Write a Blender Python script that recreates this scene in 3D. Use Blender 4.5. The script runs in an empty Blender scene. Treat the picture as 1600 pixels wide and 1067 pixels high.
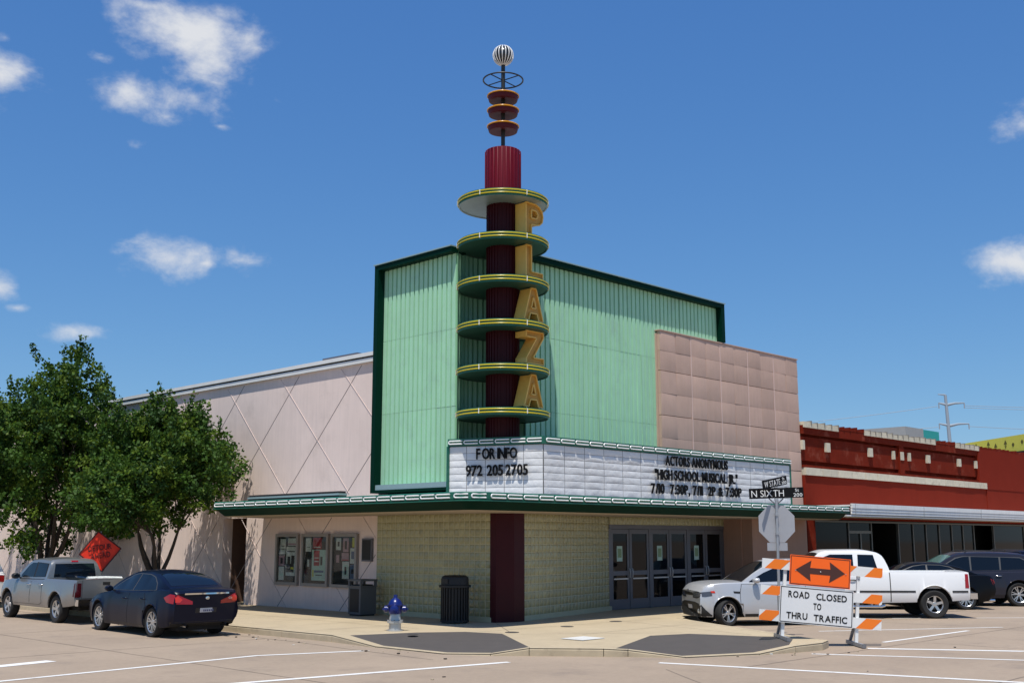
import bpy, bmesh, math, random
import numpy as np
from mathutils import Vector, Matrix
from mathutils.bvhtree import BVHTree
random.seed(7)
SC = bpy.context.scene
COL = SC.collection
R = math.radians

# ------------------------------------------------------------------ camera
AZ = R(44.474)                      # angle from the view direction to the world X axis
CAMH = 2.2
cd = bpy.data.cameras.new('camera'); cam = bpy.data.objects.new('camera', cd); COL.objects.link(cam)
cd.sensor_width = 36; cd.lens = 36 * 1740 / 1600; cd.clip_end = 3000; cd.clip_start = 0.1
cam.location = (0, 0, CAMH)
cam.rotation_euler = (R(90 + 10.054), 0, -(math.pi / 2 - AZ))
SC.camera = cam
FW = Vector((math.cos(AZ), math.sin(AZ), 0)); RT = Vector((math.sin(AZ), -math.cos(AZ), 0))

# ------------------------------------------------------------------ light, sky, exposure
LDIR = Vector((0.31, 0.23, -1.0)).normalized()       # the way sunlight travels
sd = bpy.data.lights.new('sun', 'SUN'); sun = bpy.data.objects.new('sun', sd); COL.objects.link(sun)
sd.energy = 4.9; sd.angle = R(0.53); sd.color = (1.0, 0.955, 0.88)
sun.rotation_euler = LDIR.to_track_quat('-Z', 'Y').to_euler(); sun.location = (0, 0, 60)
SKY_STRENGTH = 0.125
SC.view_settings.view_transform = 'Standard'
SC.view_settings.look = 'None'
SC.view_settings.exposure = 0.0
SC.view_settings.gamma = 1.0
SC.view_settings.use_curve_mapping = False
world = bpy.data.worlds.new('World'); SC.world = world; world.use_nodes = True

def pix_dir(x, y):
    th = R(10.054); dx = (x - 800) / 1740; dy = -(y - 533.5) / 1740
    fw = math.cos(th) - math.sin(th) * dy; up = math.sin(th) + math.cos(th) * dy
    return (FW * fw + RT * dx + Vector((0, 0, up))).normalized()

def build_world():
    nt = world.node_tree; nt.nodes.clear(); N = nt.nodes.new; L = nt.links.new
    out = N('ShaderNodeOutputWorld'); bg = N('ShaderNodeBackground'); bg.inputs[1].default_value = SKY_STRENGTH
    sky = N('ShaderNodeTexSky'); sky.sky_type = 'NISHITA'; sky.sun_disc = False
    sky.sun_elevation = math.asin(-LDIR.z); sky.sun_rotation = math.atan2(-LDIR.x, -LDIR.y)
    sky.air_density = 1.0; sky.dust_density = 0.15; sky.ozone_density = 3.5; sky.altitude = 100
    tc = N('ShaderNodeTexCoord')
    nz = N('ShaderNodeTexNoise'); nz.inputs['Scale'].default_value = 19; nz.inputs['Detail'].default_value = 10; nz.inputs['Roughness'].default_value = 0.6; nz.inputs['Distortion'].default_value = .15
    mp = N('ShaderNodeMapping'); mp.inputs['Scale'].default_value = (1, 1, 1.45)
    L(tc.outputs['Generated'], mp.inputs[0]); L(mp.outputs[0], nz.inputs['Vector'])
    # clouds: (pixel x, pixel y, half width, half height, density)
    cl = [(300, 55, 85, 50, 1), (320, 108, 62, 45, 1), (195, 142, 58, 30, .85), (300, 155, 60, 34, .9), (262, 182, 45, 20, .6),
          (345, 18, 70, 26, .8), (240, 10, 50, 14, .6), (160, 92, 30, 14, .5), (268, 403, 68, 27, 1), (378, 407, 46, 22, 1), (320, 412, 40, 12, .7),
          (2, 120, 48, 38, .95), (8, 60, 16, 14, .6), (130, 521, 46, 18, .75), (0, 449, 25, 20, .9), (25, 481, 22, 8, .5),
          (1585, 408, 48, 26, .95), (1600, 190, 34, 26, .8), (205, 226, 30, 22, .45), (430, 157, 26, 10, .45),
          (345, 198, 24, 9, .4)]
    dirs = [(pix_dir(x, y), a / 1767, b / 1767, d) for x, y, a, b, d in cl]
    rnd = random.Random(3)
    for k in range(13):
        a = AZ + R(60 + k * 19 + rnd.uniform(-6, 6)); e = R(rnd.uniform(14, 48))
        c = Vector((math.cos(a) * math.cos(e), math.sin(a) * math.cos(e), math.sin(e)))
        dirs.append((c, rnd.uniform(.04, .1), rnd.uniform(.015, .04), .9))
    prev = None
    for c, a, b, d in dirs:
        e1 = c.cross(Vector((0, 0, 1))).normalized(); e2 = e1.cross(c)
        d1 = N('ShaderNodeVectorMath'); d1.operation = 'DOT_PRODUCT'; d1.inputs[1].default_value = e1 / a; L(tc.outputs['Generated'], d1.inputs[0])
        d2 = N('ShaderNodeVectorMath'); d2.operation = 'DOT_PRODUCT'; d2.inputs[1].default_value = e2 / b; L(tc.outputs['Generated'], d2.inputs[0])
        d3 = N('ShaderNodeVectorMath'); d3.operation = 'DOT_PRODUCT'; d3.inputs[1].default_value = c; L(tc.outputs['Generated'], d3.inputs[0])
        back = N('ShaderNodeMath'); back.operation = 'LESS_THAN'; back.inputs[1].default_value = 0.2; L(d3.outputs['Value'], back.inputs[0])
        bk = N('ShaderNodeMath'); bk.operation = 'MULTIPLY'; bk.inputs[1].default_value = 50; L(back.outputs[0], bk.inputs[0])
        cb = N('ShaderNodeCombineXYZ'); L(d1.outputs['Value'], cb.inputs[0]); L(d2.outputs['Value'], cb.inputs[1]); L(bk.outputs[0], cb.inputs[2])
        ln = N('ShaderNodeVectorMath'); ln.operation = 'LENGTH'; L(cb.outputs[0], ln.inputs[0])
        m = N('ShaderNodeMath'); m.operation = 'MULTIPLY_ADD'; m.inputs[1].default_value = -0.62; m.inputs[2].default_value = d * 0.72
        L(ln.outputs['Value'], m.inputs[0])
        if prev is None: prev = m.outputs[0]
        else:
            mx = N('ShaderNodeMath'); mx.operation = 'SMOOTH_MAX'; mx.inputs[2].default_value = 0.12
            L(prev, mx.inputs[0]); L(m.outputs[0], mx.inputs[1]); prev = mx.outputs[0]
    ad = N('ShaderNodeMath'); ad.operation = 'MULTIPLY_ADD'; ad.inputs[1].default_value = 2.5; L(nz.outputs['Fac'], ad.inputs[0])
    sb = N('ShaderNodeMath'); sb.operation = 'SUBTRACT'; sb.inputs[1].default_value = 1.13; L(prev, sb.inputs[0]); L(sb.outputs[0], ad.inputs[2])
    ss = N('ShaderNodeMapRange'); ss.interpolation_type = 'SMOOTHSTEP'; ss.inputs['From Min'].default_value = 0.0; ss.inputs['From Max'].default_value = 1.1
    L(ad.outputs[0], ss.inputs['Value'])
    pw = N('ShaderNodeMath'); pw.operation = 'MULTIPLY'; pw.inputs[1].default_value = 0.93; L(ss.outputs[0], pw.inputs[0])
    # film response of the blue sky: one curve per channel, the same over the whole dome
    sp = N('ShaderNodeSeparateColor'); cc = N('ShaderNodeCombineColor'); L(sky.outputs[0], sp.inputs[0])
    for k, (ex, ga) in enumerate(((.96, .577), (.76, 1.023), (.49, 2.118))):
        p0 = N('ShaderNodeMath'); p0.operation = 'MULTIPLY'; p0.inputs[1].default_value = (.90, .97, 1.10)[k]; L(sp.outputs[k], p0.inputs[0])
        p1 = N('ShaderNodeMath'); p1.operation = 'POWER'; p1.inputs[1].default_value = ex; L(p0.outputs[0], p1.inputs[0])
        p2 = N('ShaderNodeMath'); p2.operation = 'MULTIPLY'; p2.inputs[1].default_value = ga; L(p1.outputs[0], p2.inputs[0]); L(p2.outputs[0], cc.inputs[k])
    mix = N('ShaderNodeMix'); mix.data_type = 'RGBA'; mix.inputs[7].default_value = (6.2, 6.3, 6.5, 1)
    L(pw.outputs[0], mix.inputs['Factor']); L(cc.outputs[0], mix.inputs[6])
    L(mix.outputs[2], bg.inputs[0]); L(bg.outputs[0], out.inputs[0])
build_world()

# ------------------------------------------------------------------ materials
MATS = {}
def mat(name, col, rough=0.6, metal=0.0, var=0.0, vscale=3.0, var2=0.0, v2scale=20.0, bump=0.0, bscale=40.0, coat=0.0, spec=None, objrand=0.0, streak=0.0, spots=0.0, dirt=None, trans=0.0, flake=False):
    m = bpy.data.materials.new(name); m.use_nodes = True; nt = m.node_tree; N = nt.nodes.new; L = nt.links.new
    p = nt.nodes['Principled BSDF']
    p.inputs['Base Color'].default_value = (*col, 1); p.inputs['Roughness'].default_value = rough; p.inputs['Metallic'].default_value = metal
    if coat: p.inputs['Coat Weight'].default_value = coat; p.inputs['Coat Roughness'].default_value = 0.04
    if spec is not None: p.inputs['Specular IOR Level'].default_value = spec
    src = None
    if var or var2 or spots or streak or dirt or bump or objrand:
        tc = N('ShaderNodeTexCoord')
    def mul(fac_socket, lo, hi):
        nonlocal src
        mr = N('ShaderNodeMapRange'); mr.inputs['To Min'].default_value = lo; mr.inputs['To Max'].default_value = hi
        mr.inputs['From Min'].default_value = 0.25; mr.inputs['From Max'].default_value = 0.75
        L(fac_socket, mr.inputs['Value'])
        mx = N('ShaderNodeMix'); mx.data_type = 'RGBA'; mx.blend_type = 'MULTIPLY'; mx.inputs['Factor'].default_value = 1
        if src is None: mx.inputs[6].default_value = (*col, 1)
        else: L(src, mx.inputs[6])
        L(mr.outputs[0], mx.inputs[7]); src = mx.outputs[2]
    if var:
        n = N('ShaderNodeTexNoise'); n.inputs['Scale'].default_value = vscale; n.inputs['Detail'].default_value = 8; n.inputs['Roughness'].default_value = 0.65
        L(tc.outputs['Object'], n.inputs['Vector']); mul(n.outputs['Fac'], 1 - var, 1 + var)
    if var2:
        n = N('ShaderNodeTexNoise'); n.inputs['Scale'].default_value = v2scale; n.inputs['Detail'].default_value = 4; n.inputs['Roughness'].default_value = 0.7
        L(tc.outputs['Object'], n.inputs['Vector']); mul(n.outputs['Fac'], 1 - var2, 1 + var2)
    if streak:
        mp = N('ShaderNodeMapping'); mp.inputs['Scale'].default_value = (9, 9, 0.5); L(tc.outputs['Object'], mp.inputs[0])
        n = N('ShaderNodeTexNoise'); n.inputs['Scale'].default_value = 1.2; n.inputs['Detail'].default_value = 5; L(mp.outputs[0], n.inputs['Vector'])
        mul(n.outputs['Fac'], 1 - streak, 1 + streak * 0.5)
    if spots:
        nd = N('ShaderNodeTexNoise'); nd.inputs['Scale'].default_value = 2.2; nd.inputs['Detail'].default_value = 4; L(tc.outputs['Object'], nd.inputs['Vector'])
        va = N('ShaderNodeVectorMath'); va.operation = 'MULTIPLY_ADD'; va.inputs[1].default_value = (.5, .5, .5); L(nd.outputs['Color'], va.inputs[0]); L(tc.outputs['Object'], va.inputs[2])
        vo = N('ShaderNodeTexVoronoi'); vo.inputs['Scale'].default_value = .75; L(va.outputs[0], vo.inputs['Vector'])
        mr = N('ShaderNodeMapRange'); mr.interpolation_type = 'SMOOTHSTEP'; mr.inputs['From Min'].default_value = .06; mr.inputs['From Max'].default_value = .26; mr.inputs['To Min'].default_value = .75 - .5 * spots; mr.inputs['To Max'].default_value = .75
        L(vo.outputs['Distance'], mr.inputs['Value']); mul(mr.outputs[0], 1 - 1.6 * spots, 1)
    if objrand:
        oi = N('ShaderNodeObjectInfo'); mr = N('ShaderNodeMapRange'); mr.inputs['To Min'].default_value = 0.25; mr.inputs['To Max'].default_value = 0.75
        L(oi.outputs['Random'], mr.inputs['Value']); mul(mr.outputs[0], 1 - objrand, 1 + objrand)
    if dirt:
        dcol, dscale, amount = dirt
        n = N('ShaderNodeTexNoise'); n.inputs['Scale'].default_value = dscale; n.inputs['Detail'].default_value = 10; n.inputs['Roughness'].default_value = 0.7
        L(tc.outputs['Object'], n.inputs['Vector'])
        mr = N('ShaderNodeMapRange'); mr.interpolation_type = 'SMOOTHSTEP'; mr.inputs['From Min'].default_value = 0.52; mr.inputs['From Max'].default_value = 0.72; mr.inputs['To Max'].default_value = amount
        L(n.outputs['Fac'], mr.inputs['Value'])
        mx = N('ShaderNodeMix'); mx.data_type = 'RGBA'; L(mr.outputs[0], mx.inputs['Factor'])
        if src is None: mx.inputs[6].default_value = (*col, 1)
        else: L(src, mx.inputs[6])
        mx.inputs[7].default_value = (*dcol, 1); src = mx.outputs[2]
    if src is not None: L(src, p.inputs['Base Color'])
    if bump:
        n = N('ShaderNodeTexNoise'); n.inputs['Scale'].default_value = bscale; n.inputs['Detail'].default_value = 6
        L(tc.outputs['Object'], n.inputs['Vector'])
        b = N('ShaderNodeBump'); b.inputs['Strength'].default_value = 1.0; b.inputs['Distance'].default_value = bump
        L(n.outputs['Fac'], b.inputs['Height']); L(b.outputs[0], p.inputs['Normal'])
    if trans:
        out = nt.nodes['Material Output']; t = N('ShaderNodeBsdfTranslucent'); ms = N('ShaderNodeMixShader'); ms.inputs[0].default_value = trans
        if src is not None: L(src, t.inputs[0])
        else: t.inputs[0].default_value = (*col, 1)
        L(p.outputs[0], ms.inputs[1]); L(t.outputs[0], ms.inputs[2]); L(ms.outputs[0], out.inputs[0])
    MATS[name] = m
    return m

mat('road_concrete', (.325, .250, .182), .9, var=.13, vscale=.35, var2=.08, v2scale=9, spots=.22, bump=.004, bscale=60, dirt=((.21, .165, .13), .8, .6))
mat('sidewalk_concrete', (.445, .360, .235), .9, var=.11, vscale=.7, var2=.06, v2scale=8, spots=.10, bump=.003, bscale=70, dirt=((.36, .28, .19), .9, .5))
mat('kerb_concrete', (.45, .37, .25), .9, var=.16, vscale=2.5, bump=.004, bscale=50, dirt=((.22, .17, .12), 2.2, .7))
mat('ramp_asphalt', (.075, .065, .058), .92, var=.1, vscale=3, bump=.003, bscale=90)
mat('white_road_paint', (.72, .71, .68), .8, var=.1, vscale=6, dirt=((.42, .35, .28), 3.0, .8))
mat('yellow_road_paint', (.65, .50, .05), .8, var=.1)
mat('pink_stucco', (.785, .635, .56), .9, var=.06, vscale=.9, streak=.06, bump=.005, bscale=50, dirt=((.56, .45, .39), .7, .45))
mat('pink_panel_paint', (.54, .37, .29), .6, spec=.2, var=.08, vscale=1.5, objrand=.08, streak=.05)
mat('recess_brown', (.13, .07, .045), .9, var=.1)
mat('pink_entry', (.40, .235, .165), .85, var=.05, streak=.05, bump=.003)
mat('reveal_sunlit', (.62, .50, .45), .8)  # sun catching one diagonal of the reveals, put into the colour
mat('reveal_shade_joint', (.26, .20, .18), .8)  # dark wall joint; also the other diagonal reveals, their shade put into the colour
mat('coping_white', (.72, .72, .69), .55, var=.07, vscale=2)
mat('green_panel', (.37, .67, .44), .55, var=.05, vscale=2, streak=.09, objrand=.04, dirt=((.30, .50, .38), 1.2, .5))
mat('green_frame', (.001, .022, .013), .5, spec=.06, var=.1)
mat('green_trim', (.008, .115, .072), .45, var=.2, vscale=5, dirt=((.06, .15, .10), 2.5, .5))
mat('green_soffit', (.02, .08, .055), .5, var=.1)
mat('flashing', (.30, .42, .42), .4, metal=.3)
mat('niche_green', (.20, .46, .31), .4, var=.08, streak=.1)
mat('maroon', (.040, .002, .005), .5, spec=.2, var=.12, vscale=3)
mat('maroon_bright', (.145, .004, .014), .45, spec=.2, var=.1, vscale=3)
mat('disc_red', (.085, .005, .008), .5, spec=.25)
mat('metal_soffit', (.29, .35, .32), .45, metal=.3, var=.15, vscale=3)
mat('yellow_tube', (.58, .47, .015), .25)
mat('orange_tube', (.68, .30, .01), .25)
mat('white_tube', (.84, .84, .82), .2)
mat('gold', (.86, .53, .12), .38, metal=.05, var=.1, vscale=4)
mat('gold_channel', (.56, .29, .045), .5, metal=.2, var=.2, vscale=5)
mat('dark_steel', (.045, .045, .042), .45, metal=.6)
mat('sign_white', (.70, .70, .69), .35, var=.04, vscale=2, objrand=.045, bump=.05, bscale=2.3)
mat('letter_black', (.006, .006, .006), .6, spec=.15)
mat('letter_white', (.8, .8, .78), .6)
mat('glass_block', (.345, .32, .165), .10, spec=.7, var=.10, vscale=7, objrand=.12, bump=.012, bscale=14)
mat('mortar', (.48, .45, .29), .85, var=.08)
mat('alu_dark', (.15, .15, .165), .5, metal=.45, var=.06)
mat('alu_grey', (.30, .275, .25), .45, metal=.4, var=.08)
mat('alu_light', (.5, .5, .5), .35, metal=.7)
mat('dark_glass', (.004, .005, .006), .03, spec=.2)
mat('shop_glass', (.004, .005, .005), .05, spec=.08)
mat('board_black', (.012, .011, .011), .6)
mat('paper_white', (.62, .63, .58), .7, var=.3, vscale=14)
mat('paper_mint', (.46, .62, .53), .7, var=.18, vscale=10)
mat('paper_red', (.40, .03, .04), .7, var=.4, vscale=12)
mat('paper_yellow', (.6, .55, .08), .7)
mat('paper_dark', (.04, .035, .035), .7)
mat('paper_pink', (.5, .3, .33), .7, var=.2, vscale=9)
mat('paper_blue', (.09, .14, .24), .7, var=.3, vscale=9)
mat('red_brick', (.158, .016, .006), .85, spec=.08, var=.16, vscale=2.0, bump=.006, bscale=25, dirt=((.34, .11, .07), 1.4, .5))
mat('red_stucco', (.197, .020, .009), .88, spec=.08, var=.07, vscale=1.2, streak=.05)
mat('cream_stone', (.60, .54, .41), .85, var=.12, vscale=5, objrand=.08, dirt=((.3, .25, .18), 3, .5))
mat('awning_white', (.78, .78, .76), .45, var=.08, vscale=3, streak=.08)
mat('shop_dark', (.02, .02, .02), .9)
mat('roof_grey', (.3, .3, .3), .9, var=.1)
mat('tree_bark', (.055, .042, .032), .95, var=.3, vscale=12, bump=.02, bscale=18)
mat('leaf_green', (.052, .112, .014), .6, spec=.22, var=.28, vscale=1.6, trans=.3)
mat('leaf_fresh', (.105, .165, .016), .6, spec=.22, var=.22, vscale=2.2, trans=.35)
mat('leaf_dark', (.030, .072, .013), .6, spec=.22, var=.25, vscale=2.2, trans=.25)
mat('orange_sign', (.95, .13, .004), .55, var=.03)
mat('red_orange_mesh', (.82, .030, .004), .6, var=.10, vscale=2)
mat('barricade_orange', (.85, .19, .01), .55)
mat('barricade_white', (.74, .74, .72), .55, var=.05)
mat('galv', (.42, .43, .44), .45, metal=.6, var=.12, vscale=8)
mat('galv_dark', (.22, .22, .23), .5, metal=.5, var=.15, vscale=8)
mat('sign_back', (.42, .42, .43), .5, metal=.35, var=.06)
mat('hydrant_silver', (.50, .50, .48), .38, metal=.5, var=.1)
mat('hydrant_blue', (.004, .014, .13), .3, var=.15, vscale=6)
mat('bin_black', (.008, .008, .008), .6)
mat('bin_grey', (.09, .095, .10), .6, var=.1)
mat('black_trim', (.012, .012, .012), .55)
mat('tyre', (.016, .016, .016), .85)
mat('alloy', (.58, .58, .58), .28, metal=.85)
mat('alloy_dark', (.09, .09, .09), .5, metal=.5)
mat('car_glass', (.005, .008, .014), .03, spec=.35)
mat('tail_red', (.30, .006, .008), .2, coat=.3)
mat('tail_bright', (.62, .03, .012), .15, coat=.4)
mat('tail_dark', (.06, .003, .004), .25, coat=.15)
mat('lamp_clear', (.45, .46, .46), .1, metal=.5, coat=.5)
mat('chrome', (.72, .72, .72), .12, metal=1)
mat('paint_navy', (.003, .005, .017), .3, spec=.15, coat=.12)
mat('paint_silver', (.50, .51, .525), .34, metal=.35, coat=.5)
mat('paint_warm_silver', (.25, .25, .245), .32, metal=.55, coat=.7)
mat('paint_white', (.76, .76, .75), .35, coat=.7)
mat('paint_black', (.003, .003, .004), .3, spec=.15, coat=.12)
mat('paint_indigo', (.018, .018, .028), .3, spec=.2, coat=.4)
mat('underbody', (.010, .010, .010), .9)
mat('plate_white', (.45, .47, .52), .5)
mat('plate_ink', (.03, .04, .10), .6)
mat('yellow_wall', (.82, .74, .10), .8, var=.06)
mat('brown_print', (.14, .12, .015), .8)
mat('far_grey', (.33, .32, .30), .85, var=.06)
mat('teal', (.02, .32, .28), .7)
mat('pylon_steel', (.28, .33, .38), .6)
mat('cover_plate', (.62, .61, .57), .7, var=.1)
mat('iron_dark', (.05, .045, .04), .8)

mat('joint_dark', (.17, .135, .105), .95)
mat('canopy_soffit', (.36, .29, .21), .8, var=.05)
mat('notice_print', (.22, .32, .18), .8, var=.3, vscale=20)
mat('roof_unit_top', (.12, .12, .15), .7)
mat('sign_joint', (.20, .20, .20), .7)
mat('panel_seam', (.62, .47, .42), .6)
mat('ball_dark', (.05, .055, .06), .3, metal=.7)
mat('alu_shop', (.16, .17, .17), .45, metal=.4)
mat('coping_joint', (.22, .20, .17), .9)
mat('lamp_dark', (.10, .10, .11), .1, metal=.4, coat=.6)
mat('screen_teal', (.06, .15, .14), .06, spec=.7)
mat('sign_face', (.70, .71, .71), .5, var=.04, vscale=3)
mat('arrow_brown', (.06, .018, .012), .6)
mat('stop_red', (.45, .02, .02), .5)
mat('blade_black', (.008, .008, .009), .6, spec=.12)
mat('detour_black', (.05, .004, .004), .7)

def glass_mat(name, gloss):
    m = bpy.data.materials.new(name); m.use_nodes = True; nt = m.node_tree; nt.nodes.clear(); N = nt.nodes.new; L = nt.links.new
    o = N('ShaderNodeOutputMaterial'); t = N('ShaderNodeBsdfTransparent'); g = N('ShaderNodeBsdfGlossy'); g.inputs['Roughness'].default_value = .02
    t.inputs[0].default_value = (.86, .89, .88, 1); mx = N('ShaderNodeMixShader'); mx.inputs[0].default_value = gloss
    L(t.outputs[0], mx.inputs[1]); L(g.outputs[0], mx.inputs[2]); L(mx.outputs[0], o.inputs[0]); MATS[name] = m
glass_mat('case_glass', .035)

# ------------------------------------------------------------------ mesh builder
class MB:
    def __init__(s): s.v = []; s.f = []; s.mi = []; s.mats = []
    def m(s, name):
        if name not in s.mats: s.mats.append(name)
        return s.mats.index(name)
    def add(s, verts, faces, name):
        o = len(s.v); k = s.m(name); s.v += [tuple(p) for p in verts]
        for f in faces: s.f.append([i + o for i in f]); s.mi.append(k)
    def box(s, x0, x1, y0, y1, z0, z1, name):
        v = [(x, y, z) for z in (z0, z1) for y in (y0, y1) for x in (x0, x1)]
        s.add(v, [(0, 2, 3, 1), (4, 5, 7, 6), (0, 1, 5, 4), (2, 6, 7, 3), (0, 4, 6, 2), (1, 3, 7, 5)], name)
    def obox(s, p0, p1, wid, hgt, name, up=(0, 0, 1)):
        """bar from p0 to p1, wid sideways, hgt along up"""
        p0 = Vector(p0); p1 = Vector(p1); d = (p1 - p0).normalized(); u = Vector(up); sd_ = d.cross(u)
        if sd_.length < 1e-4: sd_ = d.cross(Vector((1, 0, 0)))
        sd_.normalize(); u = sd_.cross(d).normalized(); v = []
        for p in (p0, p1):
            for a, b in ((-1, -1), (1, -1), (1, 1), (-1, 1)): v.append(p + sd_ * a * wid / 2 + u * b * hgt / 2)
        s.add(v, [(0, 1, 2, 3), (7, 6, 5, 4), (0, 4, 5, 1), (1, 5, 6, 2), (2, 6, 7, 3), (3, 7, 4, 0)], name)
    def prism(s, poly, z0, z1, name, top=None):
        n = len(poly); v = [(x, y, z0) for x, y in poly] + [(x, y, z1) for x, y in poly]
        s.add(v, [list(range(n))[::-1]] + [[i, (i + 1) % n, n + (i + 1) % n, n + i] for i in range(n)], name)
        s.add(v[n:], [list(range(n))], top or name)
    def sheet(s, pts, name): s.add(pts, [list(range(len(pts)))], name)
    def tube(s, path, r, name, n=8, closed=False, caps=True):
        path = [Vector(p) for p in path]; k = len(path); v = []; rr = r if isinstance(r, (list, tuple)) else [r] * k
        pu = None
        for i in range(k):
            a = path[(i - 1) % k] if (closed or i > 0) else path[i]; b = path[(i + 1) % k] if (closed or i < k - 1) else path[i]
            d = (b - a).normalized()
            u = pu if pu is not None else (Vector((0, 0, 1)) if abs(d.z) < .9 else Vector((1, 0, 0)))
            u = (u - d * u.dot(d)); u.normalize(); pu = u; w = d.cross(u)
            for j in range(n):
                t = 2 * math.pi * j / n; v.append(path[i] + (u * math.cos(t) + w * math.sin(t)) * rr[i])
        f = []
        for i in range(k if closed else k - 1):
            i2 = (i + 1) % k
            for j in range(n): f.append((i * n + j, i * n + (j + 1) % n, i2 * n + (j + 1) % n, i2 * n + j))
        if caps and not closed: f += [list(range(n))[::-1], list(range((k - 1) * n, k * n))]
        s.add(v, f, name)
    def lathe(s, prof, c, name, n=24, axis='z', a0=0.0, a1=2 * math.pi):
        full = abs(a1 - a0 - 2 * math.pi) < 1e-6; m = n if full else n + 1; v = []
        for r, h in prof:
            for j in range(m):
                t = a0 + (a1 - a0) * j / n
                if axis == 'z': p = (c[0] + r * math.cos(t), c[1] + r * math.sin(t), c[2] + h)
                elif axis == 'y': p = (c[0] + r * math.cos(t), c[1] + h, c[2] - r * math.sin(t))
                else: p = (c[0] + h, c[1] + r * math.cos(t), c[2] + r * math.sin(t))
                v.append(p)
        f = []
        for i in range(len(prof) - 1):
            for j in range(n): f.append((i * m + j, i * m + (j + 1) % m, (i + 1) * m + (j + 1) % m, (i + 1) * m + j))
        s.add(v, f, name)
    def mesh(s, name, smooth=None):
        me = bpy.data.meshes.new(name); me.from_pydata(s.v, [], s.f)
        for k in s.mats: me.materials.append(MATS[k])
        me.polygons.foreach_set('material_index', s.mi)
        if smooth is not None:
            me.shade_smooth(); me.set_sharp_from_angle(angle=R(smooth))
        me.update(); return me
    def build(s, name, parent=None, smooth=None, loc=None, kind=None):
        return link(name, s.mesh(name, smooth), parent, loc, kind)

def link(name, data, parent=None, loc=None, kind=None):
    o = bpy.data.objects.new(name, data); COL.objects.link(o)
    if parent: o.parent = parent
    if loc is not None: o.location = loc
    if kind: o['kind'] = kind
    return o
def thing(name, label, cat, loc=(0, 0, 0), rz=0.0, group=None):
    o = bpy.data.objects.new(name, None); COL.objects.link(o); o.location = loc; o.rotation_euler = (0, 0, rz); o.empty_display_size = .3
    return tag(o, label, cat, group)
def tag(o, label, cat, group=None):
    o['label'] = label; o['category'] = cat
    if group: o['group'] = group
    return o
def structure(o): o['kind'] = 'structure'; return o

_glyph = {}
def glyph(ch, off=0.0, extrude=0.012):
    """mesh of one letter, unit cap height, left edge at x=0, standing in the xz plane facing -y; returns (mesh data, width)"""
    key = (ch, off, extrude)
    if key in _glyph: return _glyph[key]
    cu = bpy.data.curves.new('letter', 'FONT'); cu.body = ch; cu.size = 1.0 / 0.73; cu.offset = off; cu.extrude = extrude; cu.resolution_u = 3
    ob = bpy.data.objects.new('letter', cu); COL.objects.link(ob)
    dg = bpy.context.evaluated_depsgraph_get(); me = bpy.data.meshes.new_from_object(ob.evaluated_get(dg))
    bpy.data.objects.remove(ob); bpy.data.curves.remove(cu)
    vs = [v.co.copy() for v in me.vertices]
    x0 = min(v.x for v in vs); x1 = max(v.x for v in vs)
    verts = [(v.x - x0, -v.z, v.y) for v in vs]; faces = [list(p.vertices) for p in me.polygons]
    bpy.data.meshes.remove(me)
    _glyph[key] = (verts, faces, x1 - x0)
    return _glyph[key]
def text_layout(s, off=0.0, extrude=.012, gap=.12, space=.42):
    x = 0; out = []
    for ch in s:
        if ch == ' ': x += space; continue
        g = glyph(ch, off, extrude); out.append((ch, x, g)); x += g[2] + gap
    return out, x - gap
def text_into(mb, s, origin, xdir, width, height, name, off=0.0, extrude=.003, gap=.12, space=.42, zdir=(0, 0, 1), ndir=None):
    """flat lettering: origin = bottom-left corner; width None keeps proportion"""
    lay, w = text_layout(s, off, extrude, gap, space)
    xd = Vector(xdir).normalized(); zd = Vector(zdir).normalized(); nd = -(xd.cross(zd)) if ndir is None else Vector(ndir)
    sx = (width / w) if width else height; o = Vector(origin)
    for ch, x, (vs, fs, gw) in lay:
        mb.add([o + xd * ((v[0] + x) * sx) + zd * (v[2] * height) + nd * v[1] for v in vs], fs, name)
    return w * sx
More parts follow.
